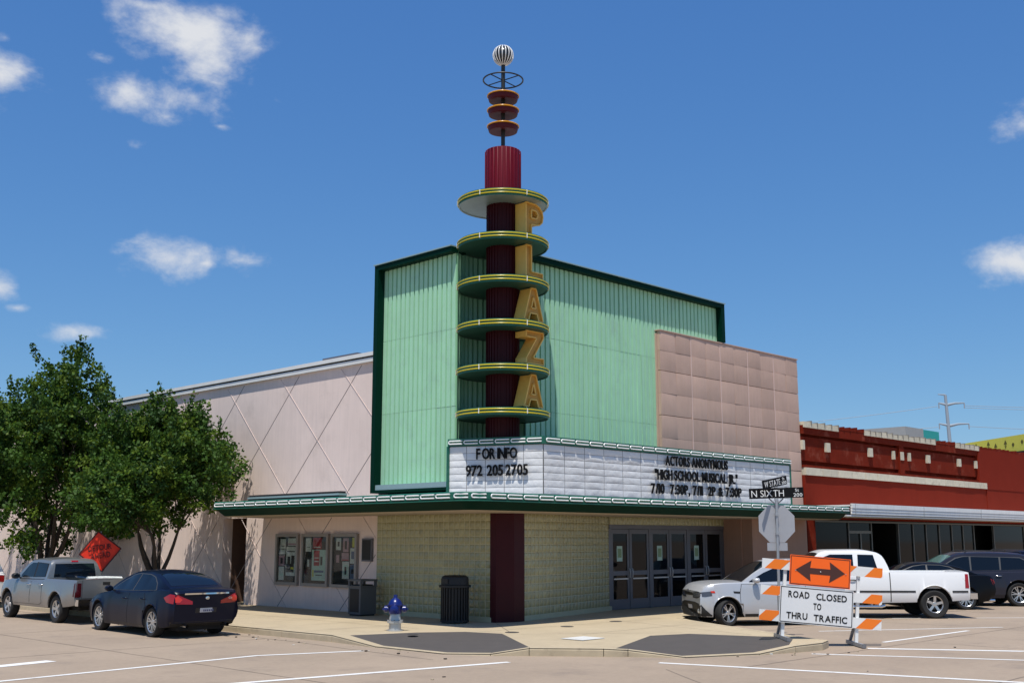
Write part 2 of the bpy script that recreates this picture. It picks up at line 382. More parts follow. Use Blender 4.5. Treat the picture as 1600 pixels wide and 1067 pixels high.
# ================================================================== GROUND
def build_ground():
    b = MB(); S = 900
    b.sheet([(-S, -S, 0), (S, -S, 0), (S, S, 0), (-S, S, 0)], 'road_concrete')
    structure(b.build('road'))
    # outline of the pavement along the kerb, with heights (ramps come down to the road)
    K = [(15.0, 90, .15), (15.0, 24, .15), (15.08, 20.3, .15), (14.93, 18.6, .03), (15.0, 16.6, .02), (15.45, 15.75, .04), (15.95, 15.2, .15), (16.85, 14.1, .15), (17.15, 13.75, .13),
         (17.75, 12.85, .02), (19.2, 12.15, .03), (20.1, 11.9, .13), (20.9, 11.75, .15), (21.5, 11.95, .15), (21.75, 12.6, .15), (24.25, 17.3, .15), (24.7, 17.95, .15), (25.4, 18.25, .15), (90, 18.25, .15)]
    RL = [(15.3, 19.95, .15), (16.8, 19.5, .15), (17.7, 18.85, .15), (17.92, 17.9, .15), (16.15, 15.35, .13), (15.6, 15.85, .04), (15.16, 16.65, .025), (15.1, 18.55, .035)]
    RR = [(17.2, 14.1, .13), (19.8, 15.25, .15), (20.8, 14.95, .15), (21.4, 13.2, .15), (21.2, 12.6, .15), (20.2, 12.1, .13), (19.25, 12.33, .035), (17.85, 13.0, .025)]
    OUT = [(90, 90, .15)]
    from mathutils.geometry import delaunay_2d_cdt
    pts = K + OUT + RL + RR; nk = len(K) + 1; e = [(i, (i + 1) % nk) for i in range(nk)]
    o1 = nk; o2 = nk + len(RL)
    fl = [list(range(o1, o2))[::-1], list(range(o2, o2 + len(RR)))[::-1], list(range(nk))]
    e += [(o1 + i, o1 + (i + 1) % len(RL)) for i in range(len(RL))] + [(o2 + i, o2 + (i + 1) % len(RR)) for i in range(len(RR))]
    vo, eo, fo, ov, oe, of = delaunay_2d_cdt([Vector(p[:2]) for p in pts], e, [], 1, 1e-5)
    z = []
    for k, v in enumerate(vo): z.append(pts[ov[k][0]][2] if ov[k] else .15)
    def inside(p, poly):
        c = False; n = len(poly)
        for i in range(n):
            x1, y1 = poly[i][:2]; x2, y2 = poly[(i + 1) % n][:2]
            if (y1 > p[1]) != (y2 > p[1]) and p[0] < (x2 - x1) * (p[1] - y1) / (y2 - y1) + x1: c = not c
        return c
    b = MB(); b.v = [(v.x, v.y, z[i]) for i, v in enumerate(vo)]; b.m('sidewalk_concrete')
    ramps = [[], []]
    for f in fo:
        c = sum((vo[i] for i in f), Vector((0, 0))) / len(f)
        f = list(f)
        if inside(c, RL): ramps[0].append(f)
        elif inside(c, RR): ramps[1].append(f)
        else: b.f.append(f); b.mi.append(0)
    side = structure(b.build('sidewalk'))
    for rf in ramps:
        q = MB(); q.v = b.v; q.f = rf; q.m('ramp_asphalt'); q.mi = [0] * len(rf)
        o = q.build('kerb_ramp', side); o['kind'] = 'structure'
        bm = bmesh.new(); bm.from_mesh(o.data)
        bmesh.ops.delete(bm, geom=[v for v in bm.verts if not v.link_faces], context='VERTS'); bm.to_mesh(o.data); bm.free()
    # kerb: rounded strip with a face down to the road, in sections with open joints
    kerb = MB(); secs = []
    P = [Vector(p[:2]) for p in K]
    nrm = []
    for i in range(len(P)):
        a = P[max(0, i - 1)]; c = P[min(len(P) - 1, i + 1)]; d = (c - a).normalized(); nrm.append(Vector((d.y, -d.x)) * -1 if False else Vector((-d.y, d.x)))
    def prof(i, q, n_, h):
        out = []
        for off, dz in ((.0, -.08), (.0, h - .035), (.012, h - .010), (.04, h + .004), (.16, h + .004), (.165, h - .01)):
            p = q + n_ * off; out.append((p.x, p.y, dz))
        return out
    # resample
    samples = []
    for i in range(len(P) - 1):
        L_ = (P[i + 1] - P[i]).length; n = max(1, int(L_ / 1.6)) if L_ < 12 else max(1, int(L_ / 3.0))
        for k in range(n): t = k / n; samples.append((P[i].lerp(P[i + 1], t), nrm[i].lerp(nrm[i + 1], t).normalized(), K[i][2] * (1 - t) + K[i + 1][2] * t))
    samples.append((P[-1], nrm[-1], K[-1][2]))
    root = None
    for i in range(len(samples) - 1):
        a, b2 = samples[i], samples[i + 1]
        d = (b2[0] - a[0]).normalized() * .006
        r0 = prof(0, a[0] + d, a[1], a[2]); r1 = prof(0, b2[0] - d, b2[1], b2[2])
        m = MB(); n = len(r0); m.add(r0 + r1, [(k, k + 1, n + k + 1, n + k) for k in range(n - 1)] + [list(range(n))[::-1], list(range(n, 2 * n))], 'kerb_concrete')
        o = m.build('kerb_section', side)
    # paint
    lines = [([(5.5, 18.25), (7.33, 18.48), (12.32, 18.98), (14.35, 18.25)], .13, 'white_road_paint'),
             ([(8.0, 16.05), (9.81, 15.6), (14.91, 14.72)], .16, 'white_road_paint'),
             ([(6.5, 20.35), (8.18, 20.65), (9.17, 20.85)], .32, 'white_road_paint'),
             ([(16.74, 12.71), (18.45, 6.93), (19.2, 4.4)], .15, 'white_road_paint'),
             ([(20.1, 11.55), (21.81, 8.16), (23.5, 4.8)], .12, 'white_road_paint'),
             ([(21.9, 11.3), (23.53, 8.79), (26, 5)], .2, 'white_road_paint'),
             ([(23.42, 11.71), (27.81, 11.68)], .11, 'white_road_paint'),
             ([(25.1, 14.2), (29.5, 11.5)], .1, 'white_road_paint'),
             ([(30.6, 15.0), (34.6, 11.4)], .1, 'white_road_paint'),
             ([(5.0, 21.7), (7.25, 21.9)], .12, 'yellow_road_paint')]
    for pts, w, mname in lines:
        m = MB()
        for k in range(len(pts) - 1):
            a = Vector(pts[k]); c = Vector(pts[k + 1]); d = (c - a).normalized(); n = Vector((-d.y, d.x)) * w / 2
            e0 = d * (.02 if k else 0)
            m.sheet([(*(a + n - e0), .004 + .0005 * k), (*(a - n - e0), .004 + .0005 * k), (*(c - n), .004 + .0005 * k), (*(c + n), .004 + .0005 * k)], mname)
        structure(m.build('painted_line'))
    # joints between the concrete bays of the road
    for pts in ([(14.6, 90), (14.55, 21), (14.2, 16)], [(10.8, 90), (10.8, 4)], [(6.8, 90), (6.8, 0)], [(17, 11.2), (90, 11.2)], [(22.8, 15.2), (90, 14.6)], [(12, 7.2), (90, 7.2)],
                [(16, 12), (13, 8), (12.4, 4)], [(14.4, 33), (4, 33)], [(14.5, 27.5), (4, 27.5)], [(14.5, 22), (3, 22)], [(29, 18), (29, 4)], [(24, 11), (24, 0)], [(35, 18), (35, 0)]):
        m = MB(); rnd = random.Random(len(pts) * 7 + int(pts[0][0] * 10))
        for k in range(len(pts) - 1):
            a = Vector(pts[k]); c = Vector(pts[k + 1]); L_ = (c - a).length; n = max(2, int(L_ / .5)); d = (c - a).normalized(); nn = Vector((-d.y, d.x))
            prev = None
            for t in range(n + 1):
                p = a.lerp(c, t / n) + nn * rnd.uniform(-.012, .012); w = rnd.uniform(.006, .016)
                cur = ((*(p + nn * w), .003), (*(p - nn * w), .003))
                if prev: m.sheet([prev[0], prev[1], cur[1], cur[0]], 'joint_dark')
                prev = cur
        structure(m.build('pavement_joint'))
    # control joints of the sidewalk
    m = MB()
    def jline(a, c):
        a = Vector(a); c = Vector(c); d = (c - a).normalized(); n = Vector((-d.y, d.x)) * .007
        m.sheet([(*(a + n), .1535), (*(a - n), .1535), (*(c - n), .1535), (*(c + n), .1535)], 'joint_dark')
    for y in np.arange(21.5, 60, 1.55): jline((15.2, y), (20.05, y))
    jline((17.5, 20.2), (17.5, 60))
    for x in np.arange(26, 60, 1.55): jline((x, 18.45), (x, 20.1))
    jline((18.2, 17.9), (20.0, 20.2)); jline((18.1, 17.5), (20.9, 15.2)); jline((21.5, 13.8), (23.3, 20.2)); jline((19, 16.5), (23, 16.6)); jline((17.9, 18.6), (24.2, 18.3))
    structure(m.build('sidewalk_joint', side))
build_ground()
def build_debris():
    rnd = random.Random(12); m = MB()
    for _ in range(110):
        k = rnd.random()
        if k < .5: t = rnd.random(); x, y = 14.6 + rnd.uniform(-.5, .25), 17 + t * 14
        elif k < .75: a = rnd.uniform(0, 1); x, y = 15.2 + 6 * a + rnd.uniform(-.6, .1), 15.6 - 4.4 * a + rnd.uniform(-.5, .0)
        else: x, y = rnd.uniform(9, 24), rnd.uniform(9, 18)
        if x > 15 and y > 12.5: continue
        s = rnd.uniform(.012, .035); a = rnd.uniform(0, 3)
        p = [(x + s * math.cos(a + q) * rnd.uniform(.6, 1.2), y + s * math.sin(a + q) * rnd.uniform(.6, 1.2)) for q in (0, 1.3, 2.5, 3.6, 5)]
        m.prism(p, .001, .001 + s * rnd.uniform(.3, .8), rnd.choice(('iron_dark', 'tree_bark', 'tree_bark', 'kerb_concrete', 'paper_white')))
    m.build('road_debris', None, None, None, 'stuff')
build_debris()

# ================================================================== THEATRE
Y0W, XL = 20.3, 20.1
T = thing('theatre_building', 'pink stucco corner cinema with mint green corrugated box on top and glass block ground floor', 'cinema', (20.1, 20.2, 0.15))
TI = Vector((-20.1, -20.2, -0.15))
def tp(mb, name, parent=None, smooth=None, kind=None):
    """part of the theatre: mesh written in world coordinates"""
    o = mb.build(name, parent or T, smooth, None, kind)
    if parent is None: o.location = TI
    return o
def build_theatre():
    # long pink side wall with a deep door recess
    w = MB(); x0, x1 = XL, XL + .35
    w.box(x0, x1, 25.05, 31.8, .10, 7.3, 'pink_stucco'); w.box(x0, x1, 33.2, 62, .10, 7.3, 'pink_stucco'); w.box(x0, x1, 31.8, 33.2, 2.87, 7.3, 'pink_stucco')
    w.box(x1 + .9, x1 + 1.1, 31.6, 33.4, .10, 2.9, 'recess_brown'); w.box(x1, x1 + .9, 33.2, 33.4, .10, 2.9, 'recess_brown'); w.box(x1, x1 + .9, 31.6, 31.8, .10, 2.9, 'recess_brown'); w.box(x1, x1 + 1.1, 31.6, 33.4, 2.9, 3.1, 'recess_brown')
    w.box(x1, 46, 61.6, 62, .1, 7.3, 'pink_stucco'); w.box(45.6, 46, 25.5, 61.6, .1, 7.3, 'pink_stucco')
    w.box(x0 + .0, 35.1, 24.6, 25.04, 3.6, 7.2, 'pink_stucco')
    wall = tp(w, 'wall')
    # diamond pattern of metal reveals; sunlit and shaded diagonals painted in two tones
    def reveal(c, s, lo, hi):
        # z = 5 + s*(Y-c)
        zl, zh = lo, hi
        if s > 0: ya, yb = c + (zl - 5) , c + (zh - 5)
        else: ya, yb = c - (zl - 5), c - (zh - 5)
        lim = 25.12
        def clip(ya, zl, yb, zh):
            if ya < lim and yb < lim: return None
            if ya < lim: t = (lim - ya) / (yb - ya); ya, zl = lim, zl + t * (zh - zl)
            if yb < lim: t = (lim - ya) / (yb - ya); yb, zh = lim, zl + t * (zh - zl)
            return ya, zl, yb, zh
        r = clip(ya, zl, yb, zh)
        if not r: return
        ya, zl, yb, zh = r
        m = MB()
        if s > 0: m.obox((x0 - .006, ya, zl), (x0 - .006, yb, zh), .010, .016, 'reveal_sunlit', up=(1, 0, 0))
        else: m.obox((x0 - .001, ya, zl), (x0 - .001, yb, zh), .024, .006, 'reveal_shade_joint', up=(1, 0, 0))
        tp_ = m.build('reveal_strip', wall)
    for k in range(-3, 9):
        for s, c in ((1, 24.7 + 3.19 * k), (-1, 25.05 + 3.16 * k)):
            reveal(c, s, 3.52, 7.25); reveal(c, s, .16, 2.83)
    c = MB()
    c.box(x0 - .10, x1 + .1, 24.55, 62.1, 7.30, 7.42, 'coping_white'); c.box(x0 - .06, x1 + .1, 24.55, 62.1, 7.42, 7.47, 'shop_dark'); c.box(x0 - .13, x1 + .15, 24.55, 62.1, 7.47, 7.58, 'coping_white')
    tp(c, 'coping')
    r = MB(); r.box(x1, 45.6, 25.05, 61.6, 7.1, 7.25, 'roof_grey'); tp(r, 'roof')
    # core behind the glass blocks and doors, dark inside
    k = MB(); k.prism([(20.5, 21.0), (21.0, 20.75), (25.7, 22.0), (35.1, 22.1), (35.1, 24.5), (20.5, 24.5)], .1, 3.4, 'shop_dark'); tp(k, 'lobby_core')
    # ---- glass block walls
    camp = Vector((0, 0, CAMH))
    def gb_wall(p0, p1, z0, nrow, bh, n, thick=.08):
        p0 = Vector((*p0, 0)); p1 = Vector((*p1, 0)); d = (p1 - p0) / n; L_ = d.length; u = d.normalized(); nn = Vector((u.y, -u.x, 0))
        if nn.dot(camp - p0) < 0: nn = -nn
        m = MB(); a = p0 + nn * .016; b_ = p1 + nn * .016; c_ = b_ - nn * .12; e_ = a - nn * .12
        m.prism([(a.x, a.y), (b_.x, b_.y), (c_.x, c_.y), (e_.x, e_.y)], z0, z0 + nrow * bh, 'mortar')
        w_ = tp(m, 'glass_block_wall')
        cells = []
        for r_ in range(nrow):
            for c2 in range(n): cells.append((p0 + d * (c2 + .5) + Vector((0, 0, z0 + (r_ + .5) * bh)), L_, bh, u, nn, w_))
        return cells
    cells = gb_wall((20.1, 25.05), (20.1, 20.46), .27, 13, .2, 23)
    cells += gb_wall((20.99, 20.2), (25.86, 21.4), .27, 13, .2, 25)
    cells += gb_wall((25.9, 21.38), (31.85, 21.38), 2.63, 1, .24, 30)
    base = MB(); base.prism([(20.06, 25.07), (20.06, 20.44), (20.3, 20.44), (20.3, 25.07)], .1, .27, 'mortar'); base.prism([(20.95, 20.16), (25.9, 21.33), (25.9, 21.6), (20.95, 20.4)], .1, .27, 'mortar'); tp(base, 'plinth')
    # cushion shaped block, unit size
    def block_mesh(L_, h):
        b = MB(); a, c_ = L_ / 2 - .009, h / 2 - .005
        ring = [(a, c_, 0), (a, c_, .012), (a * .88, c_ * .88, .022), (a * .45, c_ * .45, .027)]
        v = []
        for (x, z, y) in ring: v += [(-x, -y, -z), (x, -y, -z), (x, -y, z), (-x, -y, z)]
        f = [(i * 4 + j, i * 4 + (j + 1) % 4, i * 4 + 4 + (j + 1) % 4, i * 4 + 4 + j) for i in range(3) for j in range(4)] + [(12, 13, 14, 15)]
        b.add(v, f, 'glass_block'); return b
    cells.sort(key=lambda q: (q[0] - camp).length)
    proto = {}; rest = {}
    for i, (p, L_, h, u, nn, w_) in enumerate(cells):
        M = Matrix(((u.x, -nn.x, 0), (u.y, -nn.y, 0), (0, 0, 1)))
        # local x=u, local -y = nn
        if i < 300:
            key = (round(L_, 4), h)
            if key not in proto: proto[key] = block_mesh(L_, h).mesh('glass_block', 60)
            o = bpy.data.objects.new('glass_block', proto[key]); COL.objects.link(o); o.parent = w_
            rr = M.to_4x4(); rr.translation = p; o.matrix_local = rr
        else:
            q = rest.setdefault(w_.name, (MB(), w_))[0]; b = block_mesh(L_, h)
            q.add([M @ Vector(v) + p for v in b.v], b.f, 'glass_block')
    for q, w_ in rest.values(): q.build('glass_blocks', w_, 60, None, 'stuff')
    pl = MB(); pl.prism([(20.06, 20.47), (20.10, 20.30), (20.55, 20.10), (20.97, 20.14), (21.0, 20.24), (20.9, 20.75), (20.4, 20.75)], .15, 2.86, 'maroon'); tp(pl, 'column')
    # ---- pink walls on the right side of the doors and above
    f = MB()
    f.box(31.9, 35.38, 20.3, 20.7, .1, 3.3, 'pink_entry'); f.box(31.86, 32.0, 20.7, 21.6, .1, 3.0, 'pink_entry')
    f.box(27.24, 35.38, 20.505, 20.68, 3.301, 8.46, 'pink_panel_paint'); f.box(31.1, 35.38, 20.701, 24.6, 3.3, 8.46, 'pink_stucco')
    fw = tp(f, 'wall')
    m = MB(); m.box(33.45, 33.475, 20.29, 20.305, .2, 2.85, 'reveal_shade_joint'); m.build('reveal_strip', fw)
    xs = np.linspace(27.26, 35.40, 11); zs = [3.31, 3.86, 4.55, 5.23, 5.92, 6.60, 7.29, 7.92, 8.53]; rnd = random.Random(5)
    for i in range(10):
        for j in range(8):
            gx = .012 if i % 2 == 0 else .003; gx2 = .012 if i % 2 else .003
            
            gz = .016 if j in (2, 4, 6) else .003
            a0, a1, c0, c1 = xs[i] + gx, xs[i + 1] - gx2, zs[j] + gz, zs[j + 1] - .003
            t = [rnd.uniform(-.008, .008) for _ in range(4)]; y = 20.40
            m = MB(); mx, mz = (a0 + a1) / 2, (c0 + c1) / 2; bul = rnd.uniform(.004, .016)
            fr = [(a0, y + t[0], c0), (a1, y + t[1], c0), (a1, y + t[2], c1), (a0, y + t[3], c1)]
            inn = [(a0 + .08, y + t[0] - bul, c0 + .08), (a1 - .08, y + t[1] - bul, c0 + .08), (a1 - .08, y + t[2] - bul, c1 - .08), (a0 + .08, y + t[3] - bul, c1 - .08)]
            bk = [(p[0], 20.50, p[2]) for p in fr]
            m.add(fr + inn + bk, [(4, 5, 6, 7)] + [(k, (k + 1) % 4, 4 + (k + 1) % 4, 4 + k) for k in range(4)] + [(8 + k, 8 + (k + 1) % 4, (k + 1) % 4, k) for k in range(4)], 'pink_panel_paint')
            m.build('wall_panel', fw, 40)
    for k in range(1, 5): m = MB(); m.box(xs[2 * k] - .014, xs[2 * k] + .014, 20.386, 20.50, 3.32, 8.52, 'panel_seam'); m.build('seam_strip', fw)
    m = MB(); m.box(27.24, 35.41, 20.37, 20.69, 8.532, 8.565, 'pink_panel_paint'); tp(m, 'coping')
    # ---- mint green box
    C = Vector((20.28, 20.25)); RN = 1.21; XF, YF = 19.36, 20.35       # frame faces
    xs_, ys_ = XF + .24, YF + .22                                      # faces of the raised flats
    bx = MB(); y_n = C.y + math.sqrt(RN ** 2 - (xs_ - C.x) ** 2); x_n = C.x + math.sqrt(RN ** 2 - (ys_ - C.y) ** 2)
    arc = []
    a_s = math.atan2(y_n - C.y, xs_ - C.x); a_e = math.atan2(ys_ - C.y, x_n - C.x)
    for k in range(15): t = a_s + (a_e - a_s) * k / 14; arc.append((C.x + (RN + .09) * math.cos(t), C.y + (RN + .09) * math.sin(t)))
    poly = [(xs_ + .12, 24.40), (xs_ + .12, y_n + .04)] + arc[1:-1] + [(x_n + .04, ys_ + .12), (30.68, ys_ + .12), (30.68, 24.40)]
    bx.prism(poly, 3.45, 9.72, 'green_panel', 'roof_grey'); tp(bx, 'box_core')
    # frame round the two faces
    fr = MB(); H = 9.87
    def lprism(pts, z0, z1, name): fr.prism(pts, z0, z1, name)
    lprism([(XF, 24.5), (XF, y_n + .02), (xs_ + .3, y_n + .02), (xs_ + .3, 24.5)], 9.73, H, 'green_frame')
    lprism([(x_n + .02, YF), (30.8, YF), (30.8, ys_ + .3), (x_n + .02, ys_ + .3)], 9.73, H, 'green_frame')
    lprism([(XF, 24.5), (XF, 24.34), (xs_ + .3, 24.34), (xs_ + .3, 24.5)], 3.44, 9.728, 'green_frame')
    lprism([(30.62, YF), (30.8, YF), (30.8, ys_ + .3), (30.62, ys_ + .3)], 8.58, 9.728, 'green_frame')
    lprism([(XF + .02, 24.338), (XF + .02, y_n + .02), (xs_ + .25, y_n + .02), (xs_ + .25, 24.338)], 3.44, 3.52, 'green_frame')
    tp(fr, 'frame')
    fl = MB()
    fl.box(XF - .03, xs_ + .34, y_n + .02, 24.53, H + .001, H + .035, 'flashing'); fl.box(XF + .04, xs_ + .02, y_n + .02, 24.33, 3.521, 3.66, 'flashing'); tp(fl, 'flashing'); fl = MB(); fl.box(x_n + .02, 30.83, YF - .03, ys_ + .34, H + .001, H + .035, 'flashing')
    fl.box(30.4, 30.83, ys_ + .341, 24.5, H + .001, H + .035, 'flashing'); fl.box(xs_, 30.4, 24.2, 24.5, H + .001, H + .03, 'flashing')
    tp(fl, 'flashing')
    # corrugated sheets in three tiers
    def corr(mb, P, L_, z0, z1, name, pitch=.208, groove=.058, dep=.08):
        """P(s, depth) gives xy"""
        n = max(1, int(round(L_ / pitch))); p = L_ / n; prof = []
        for k in range(n): prof += [(k * p, 0), (k * p + p - groove, 0), (k * p + p - groove * .8, dep), (k * p + p - groove * .2, dep)]
        prof.append((L_, 0)); v = []
        for s_, d_ in prof:
            x, y = P(s_, d_); v += [(x, y, z0), (x, y, z1)]
        mb.add(v, [(2 * k, 2 * k + 2, 2 * k + 3, 2 * k + 1) for k in range(len(prof) - 1)], name)
    tiers = [(3.66, 5.62), (5.627, 7.68), (7.687, 9.729)]
    rnd = random.Random(9)
    for (z0, z1) in tiers:
        n = 4; L_ = (24.34 - y_n - .03) / n
        for k in range(n):
            m = MB(); o_ = 24.34 - k * L_; j = rnd.uniform(-.004, .004)
            corr(m, lambda s_, d_: (xs_ + d_ + j, o_ - s_), L_ - .004, z0, z1, 'green_panel'); tp(m, 'corrugated_sheet')
        n = 9; L_ = (30.62 - x_n - .03) / n
        for k in range(n):
            m = MB(); o_ = x_n + .03 + k * L_; j = rnd.uniform(-.004, .004)
            corr(m, lambda s_, d_: (o_ + s_, ys_ + d_ + j), L_ - .004, z0, z1, 'green_panel'); tp(m, 'corrugated_sheet')
    m = MB(); n_arc = a_s - a_e
    corr(m, lambda s_, d_: (C.x + (RN + d_) * math.cos(a_s - s_ / RN), C.y + (RN + d_) * math.sin(a_s - s_ / RN)), n_arc * RN, 3.5, 9.86, 'niche_green', .17); tp(m, 'niche_lining')
    # ---- canopy over the pavement
    cn = MB(); zt = 3.28
    XC, YC = 17.6, 18.62; e0, e1 = 29.65, 30.8; xe = 35.3
    def ring(ins, z, r=.55):
        i = ins
        cx, cy = XC + r, YC + r; rr = max(.02, r - i); arcp = []
        for k in range(9):
            t = math.pi + (math.pi / 2) * k / 8; arcp.append((cx + rr * math.cos(t), cy + rr * math.sin(t), z))
        return [(XL + .01, e1, z), (XC + i, e0 - i * .2, z)] + arcp + [(xe, YC + i, z), (xe, Y0W - .02, z)]
    top = ring(.02, zt); band0 = ring(0, zt - .02); band1 = ring(0, zt - .17); low = ring(.33, 2.87); sof = ring(.42, 2.85)
    def strip(a, b, name):
        n = len(a); cn.add(a + b, [(i, i + 1, n + i + 1, n + i) for i in range(n - 1)], name)
    strip(top, band0, 'green_trim'); strip(band0, band1, 'green_trim'); strip(band1, low, 'green_frame'); strip(low, sof, 'canopy_soffit')
    cn.add(top + [(xe, 21.6, zt), (20.3, 21.6, zt), (20.3, 25.1, zt)], [list(range(len(top) + 3))], 'roof_grey')
    cn.add(sof + [(xe, 22.4, 2.85), (20.35, 22.4, 2.85), (20.35, 25.1, 2.85)], [list(range(len(sof) + 3))[::-1]], 'canopy_soffit')
    can = tp(cn, 'canopy', None, 30)
    lip = MB()
    a = ring(-.03, zt - .185); b = ring(-.03, zt - .215)
    n = len(a)
    lip.add(a + b + ring(.02, zt - .185), [(i, i + 1, n + i + 1, n + i) for i in range(1, n - 2)] + [(i, 2 * n + i, 2 * n + i + 1, i + 1) for i in range(1, n - 2)], 'green_trim'); lip.build('trim', can)
    up = MB(); up.box(18.35, 18.6, 24.55, 29.0, zt + .002, zt + .09, 'shop_dark'); up.box(18.33, 18.62, 24.55, 29.02, zt + .09, zt + .14, 'flashing'); up.box(18.37, 18.58, 24.56, 28.99, zt + .14, zt + .2, 'shop_dark'); up.build('kerb_rail', can)
    # hairpin neon tubes
    def hairpin(L_, h=.08, r=.017):
        pth = [(L_, 0, h / 2), (.05, 0, h / 2)]
        for k in range(1, 6): t = math.pi * k / 6; pth.append((.05 - .04 * math.sin(t), 0, h / 2 * math.cos(t)))
        pth += [(.05, 0, -h / 2), (L_, 0, -h / 2)]
        m = MB(); m.tube(pth, r, 'white_tube', 6); return m.mesh('neon_tube', 50)
    hp = hairpin(.49)
    def run(p0, p1, parent, mesh=hp, pitch=.545):
        p0 = Vector(p0); p1 = Vector(p1); d = p1 - p0; n = max(1, round(d.length / pitch)); d.normalize(); nn = Vector((d.y, -d.x, 0))
        if nn.dot(camp - p0) < 0: nn = -nn
        st = ((p1 - p0).length) / n
        for k in range(n):
            o = bpy.data.objects.new('neon_tube', mesh); COL.objects.link(o); o.parent = parent
            p = p0 + d * (st * k + .02) + nn * .03
            rr = Matrix(((d.x, -nn.x, 0, p.x), (d.y, -nn.y, 0, p.y), (0, 0, 1, p.z), (0, 0, 0, 1)))
            o.matrix_local = rr
    zc = zt - .095
    run((XC, e0 - .05, zc), (XC, YC + .62, zc), can); run((XC + .62, YC, zc), (xe, YC, zc), can)
    hp2 = hairpin(.37)
    run((XC, YC + .56, zc), (XC + .155, YC + .165, zc), can, hp2); run((XC + .155, YC + .165, zc), (XC + .56, YC, zc), can, hp2)

    # ---- poster cases
    cases = [((29.98, 28.78), 0), ((28.60, 27.25), 1), ((27.12, 25.88), 2)]
    for (ya, yb), idx in cases:
        m = MB(); x = XL; z0, z1 = .82, 2.36; fwid = .09
        m.box(x - .10, x - .002, yb, yb + fwid, z0, z1, 'alu_grey'); m.box(x - .10, x - .002, ya - fwid, ya, z0, z1, 'alu_grey')
        m.box(x - .10, x - .002, yb + fwid, ya - fwid, z0, z0 + fwid, 'alu_grey'); m.box(x - .10, x - .002, yb + fwid, ya - fwid, z1 - fwid, z1, 'alu_grey')
        m.box(x - .03, x - .002, yb + fwid, ya - fwid, z0 + fwid, z1 - fwid, 'board_black')
        cs = tp(m, 'poster_case')
        W = ya - yb - 2 * fwid; Hh = z1 - z0 - 2 * fwid
        def sheet(u0, u1, v0, v1, name, extra=(), yy=ya, WW=W):
            # u from the left (towards +y) 0..1, v from the bottom 0..1
            q = MB(); Y = lambda u: yy - fwid - u * WW; Z = lambda v: z0 + fwid + v * Hh
            q.box(x - .034, x - .030, Y(u1), Y(u0), Z(v0), Z(v1), name)
            for k, (a0, a1, b0, b1, nm) in enumerate(extra):
                uu0, uu1 = u0 + (u1 - u0) * a0, u0 + (u1 - u0) * a1; vv0, vv1 = v0 + (v1 - v0) * b0, v0 + (v1 - v0) * b1
                q.box(x - .0365 - .0006 * k, x - .034, Y(uu1), Y(uu0), Z(vv0), Z(vv1), nm)
            q.build('poster', cs)
        q = MB(); q.box(x - .062, x - .058, yb + fwid, ya - fwid, z0 + fwid, z1 - fwid, 'case_glass'); q.build('pane', cs)
        if idx == 0:
            sheet(.10, .38, .62, .95, 'paper_white', [(.2, .8, .5, .55, 'paper_dark'), (.2, .8, .3, .34, 'paper_dark')]); sheet(.04, .34, .36, .58, 'paper_pink', [(.3, .7, .2, .8, 'paper_dark')]); sheet(.05, .33, .04, .34, 'paper_white', [(.2, .9, .3, .5, 'paper_mint')])
            sheet(.5, .92, .80, .97, 'paper_white', [(.05, .95, .1, .35, 'paper_pink')])
            sheet(.42, .97, .14, .78, 'paper_white', [(.05, .75, .12, .42, 'paper_dark'), (.15, .4, .4, .66, 'paper_dark'), (.5, .8, .42, .7, 'paper_dark'), (.45, .75, .22, .3, 'paper_yellow'), (.1, .8, .82, .86, 'paper_dark')])
        elif idx == 1:
            sheet(.06, .30, .68, .97, 'paper_white', [(.2, .8, .3, .34, 'paper_dark')]); sheet(.38, .74, .74, .98, 'paper_red', [(.1, .9, .1, .2, 'paper_white')])
            sheet(.34, .94, .06, .72, 'paper_mint', [(.15, .55, .48, .98, 'paper_red'), (.2, .5, .6, .64, 'paper_white'), (.2, .5, .72, .75, 'paper_white'), (.62, .76, .5, .78, 'paper_dark'), (.06, .16, .12, .34, 'paper_yellow'), (.2, .85, .26, .33, 'paper_blue'), (.3, .75, .16, .19, 'paper_dark')])
            sheet(.08, .3, .30, .56, 'paper_dark', [(.3, .7, .2, .8, 'paper_white')])
        else:
            sheet(.10, .32, .72, .97, 'paper_white', [(.3, .7, .3, .7, 'paper_dark')]); sheet(.42, .66, .68, .97, 'paper_pink', [(.3, .7, .2, .8, 'paper_dark')]); sheet(.82, .99, .78, .98, 'paper_yellow')
            sheet(.36, .68, .50, .66, 'paper_pink', [(.05, .95, .02, .15, 'paper_red')]); sheet(.40, .70, .12, .48, 'paper_white', [(.2, .8, .18, .82, 'paper_mint'), (.35, .65, .25, .7, 'paper_dark')])
            sheet(.74, .98, .44, .76, 'paper_white', [(.2, .8, .3, .8, 'paper_blue')]); sheet(.75, .98, .10, .42, 'paper_blue', [(.2, .8, .4, .7, 'paper_dark')]); sheet(.08, .30, .38, .64, 'paper_dark', [(.2, .8, .3, .9, 'paper_pink')])
    m = MB(); m.box(XL - .08, XL - .002, 25.22, 25.66, 1.58, 2.22, 'alu_dark'); m.box(XL - .085, XL - .08, 25.25, 25.63, 1.62, 2.18, 'board_black'); tp(m, 'notice_box')
    # ---- entrance: three pairs of doors
    dx = [25.91, 26.85, 27.85, 28.85, 29.82, 30.80, 31.80]; y = 21.42
    m = MB()
    m.box(25.88, 31.86, y - .05, y + .08, 2.50, 2.625, 'alu_dark')
    for k, xx in enumerate(dx): w_ = .05 if k % 2 == 0 else .012; m.box(xx - w_, xx + w_, y - .04, y + .07, .15, 2.499, 'alu_dark')
    tp(m, 'door_frame')
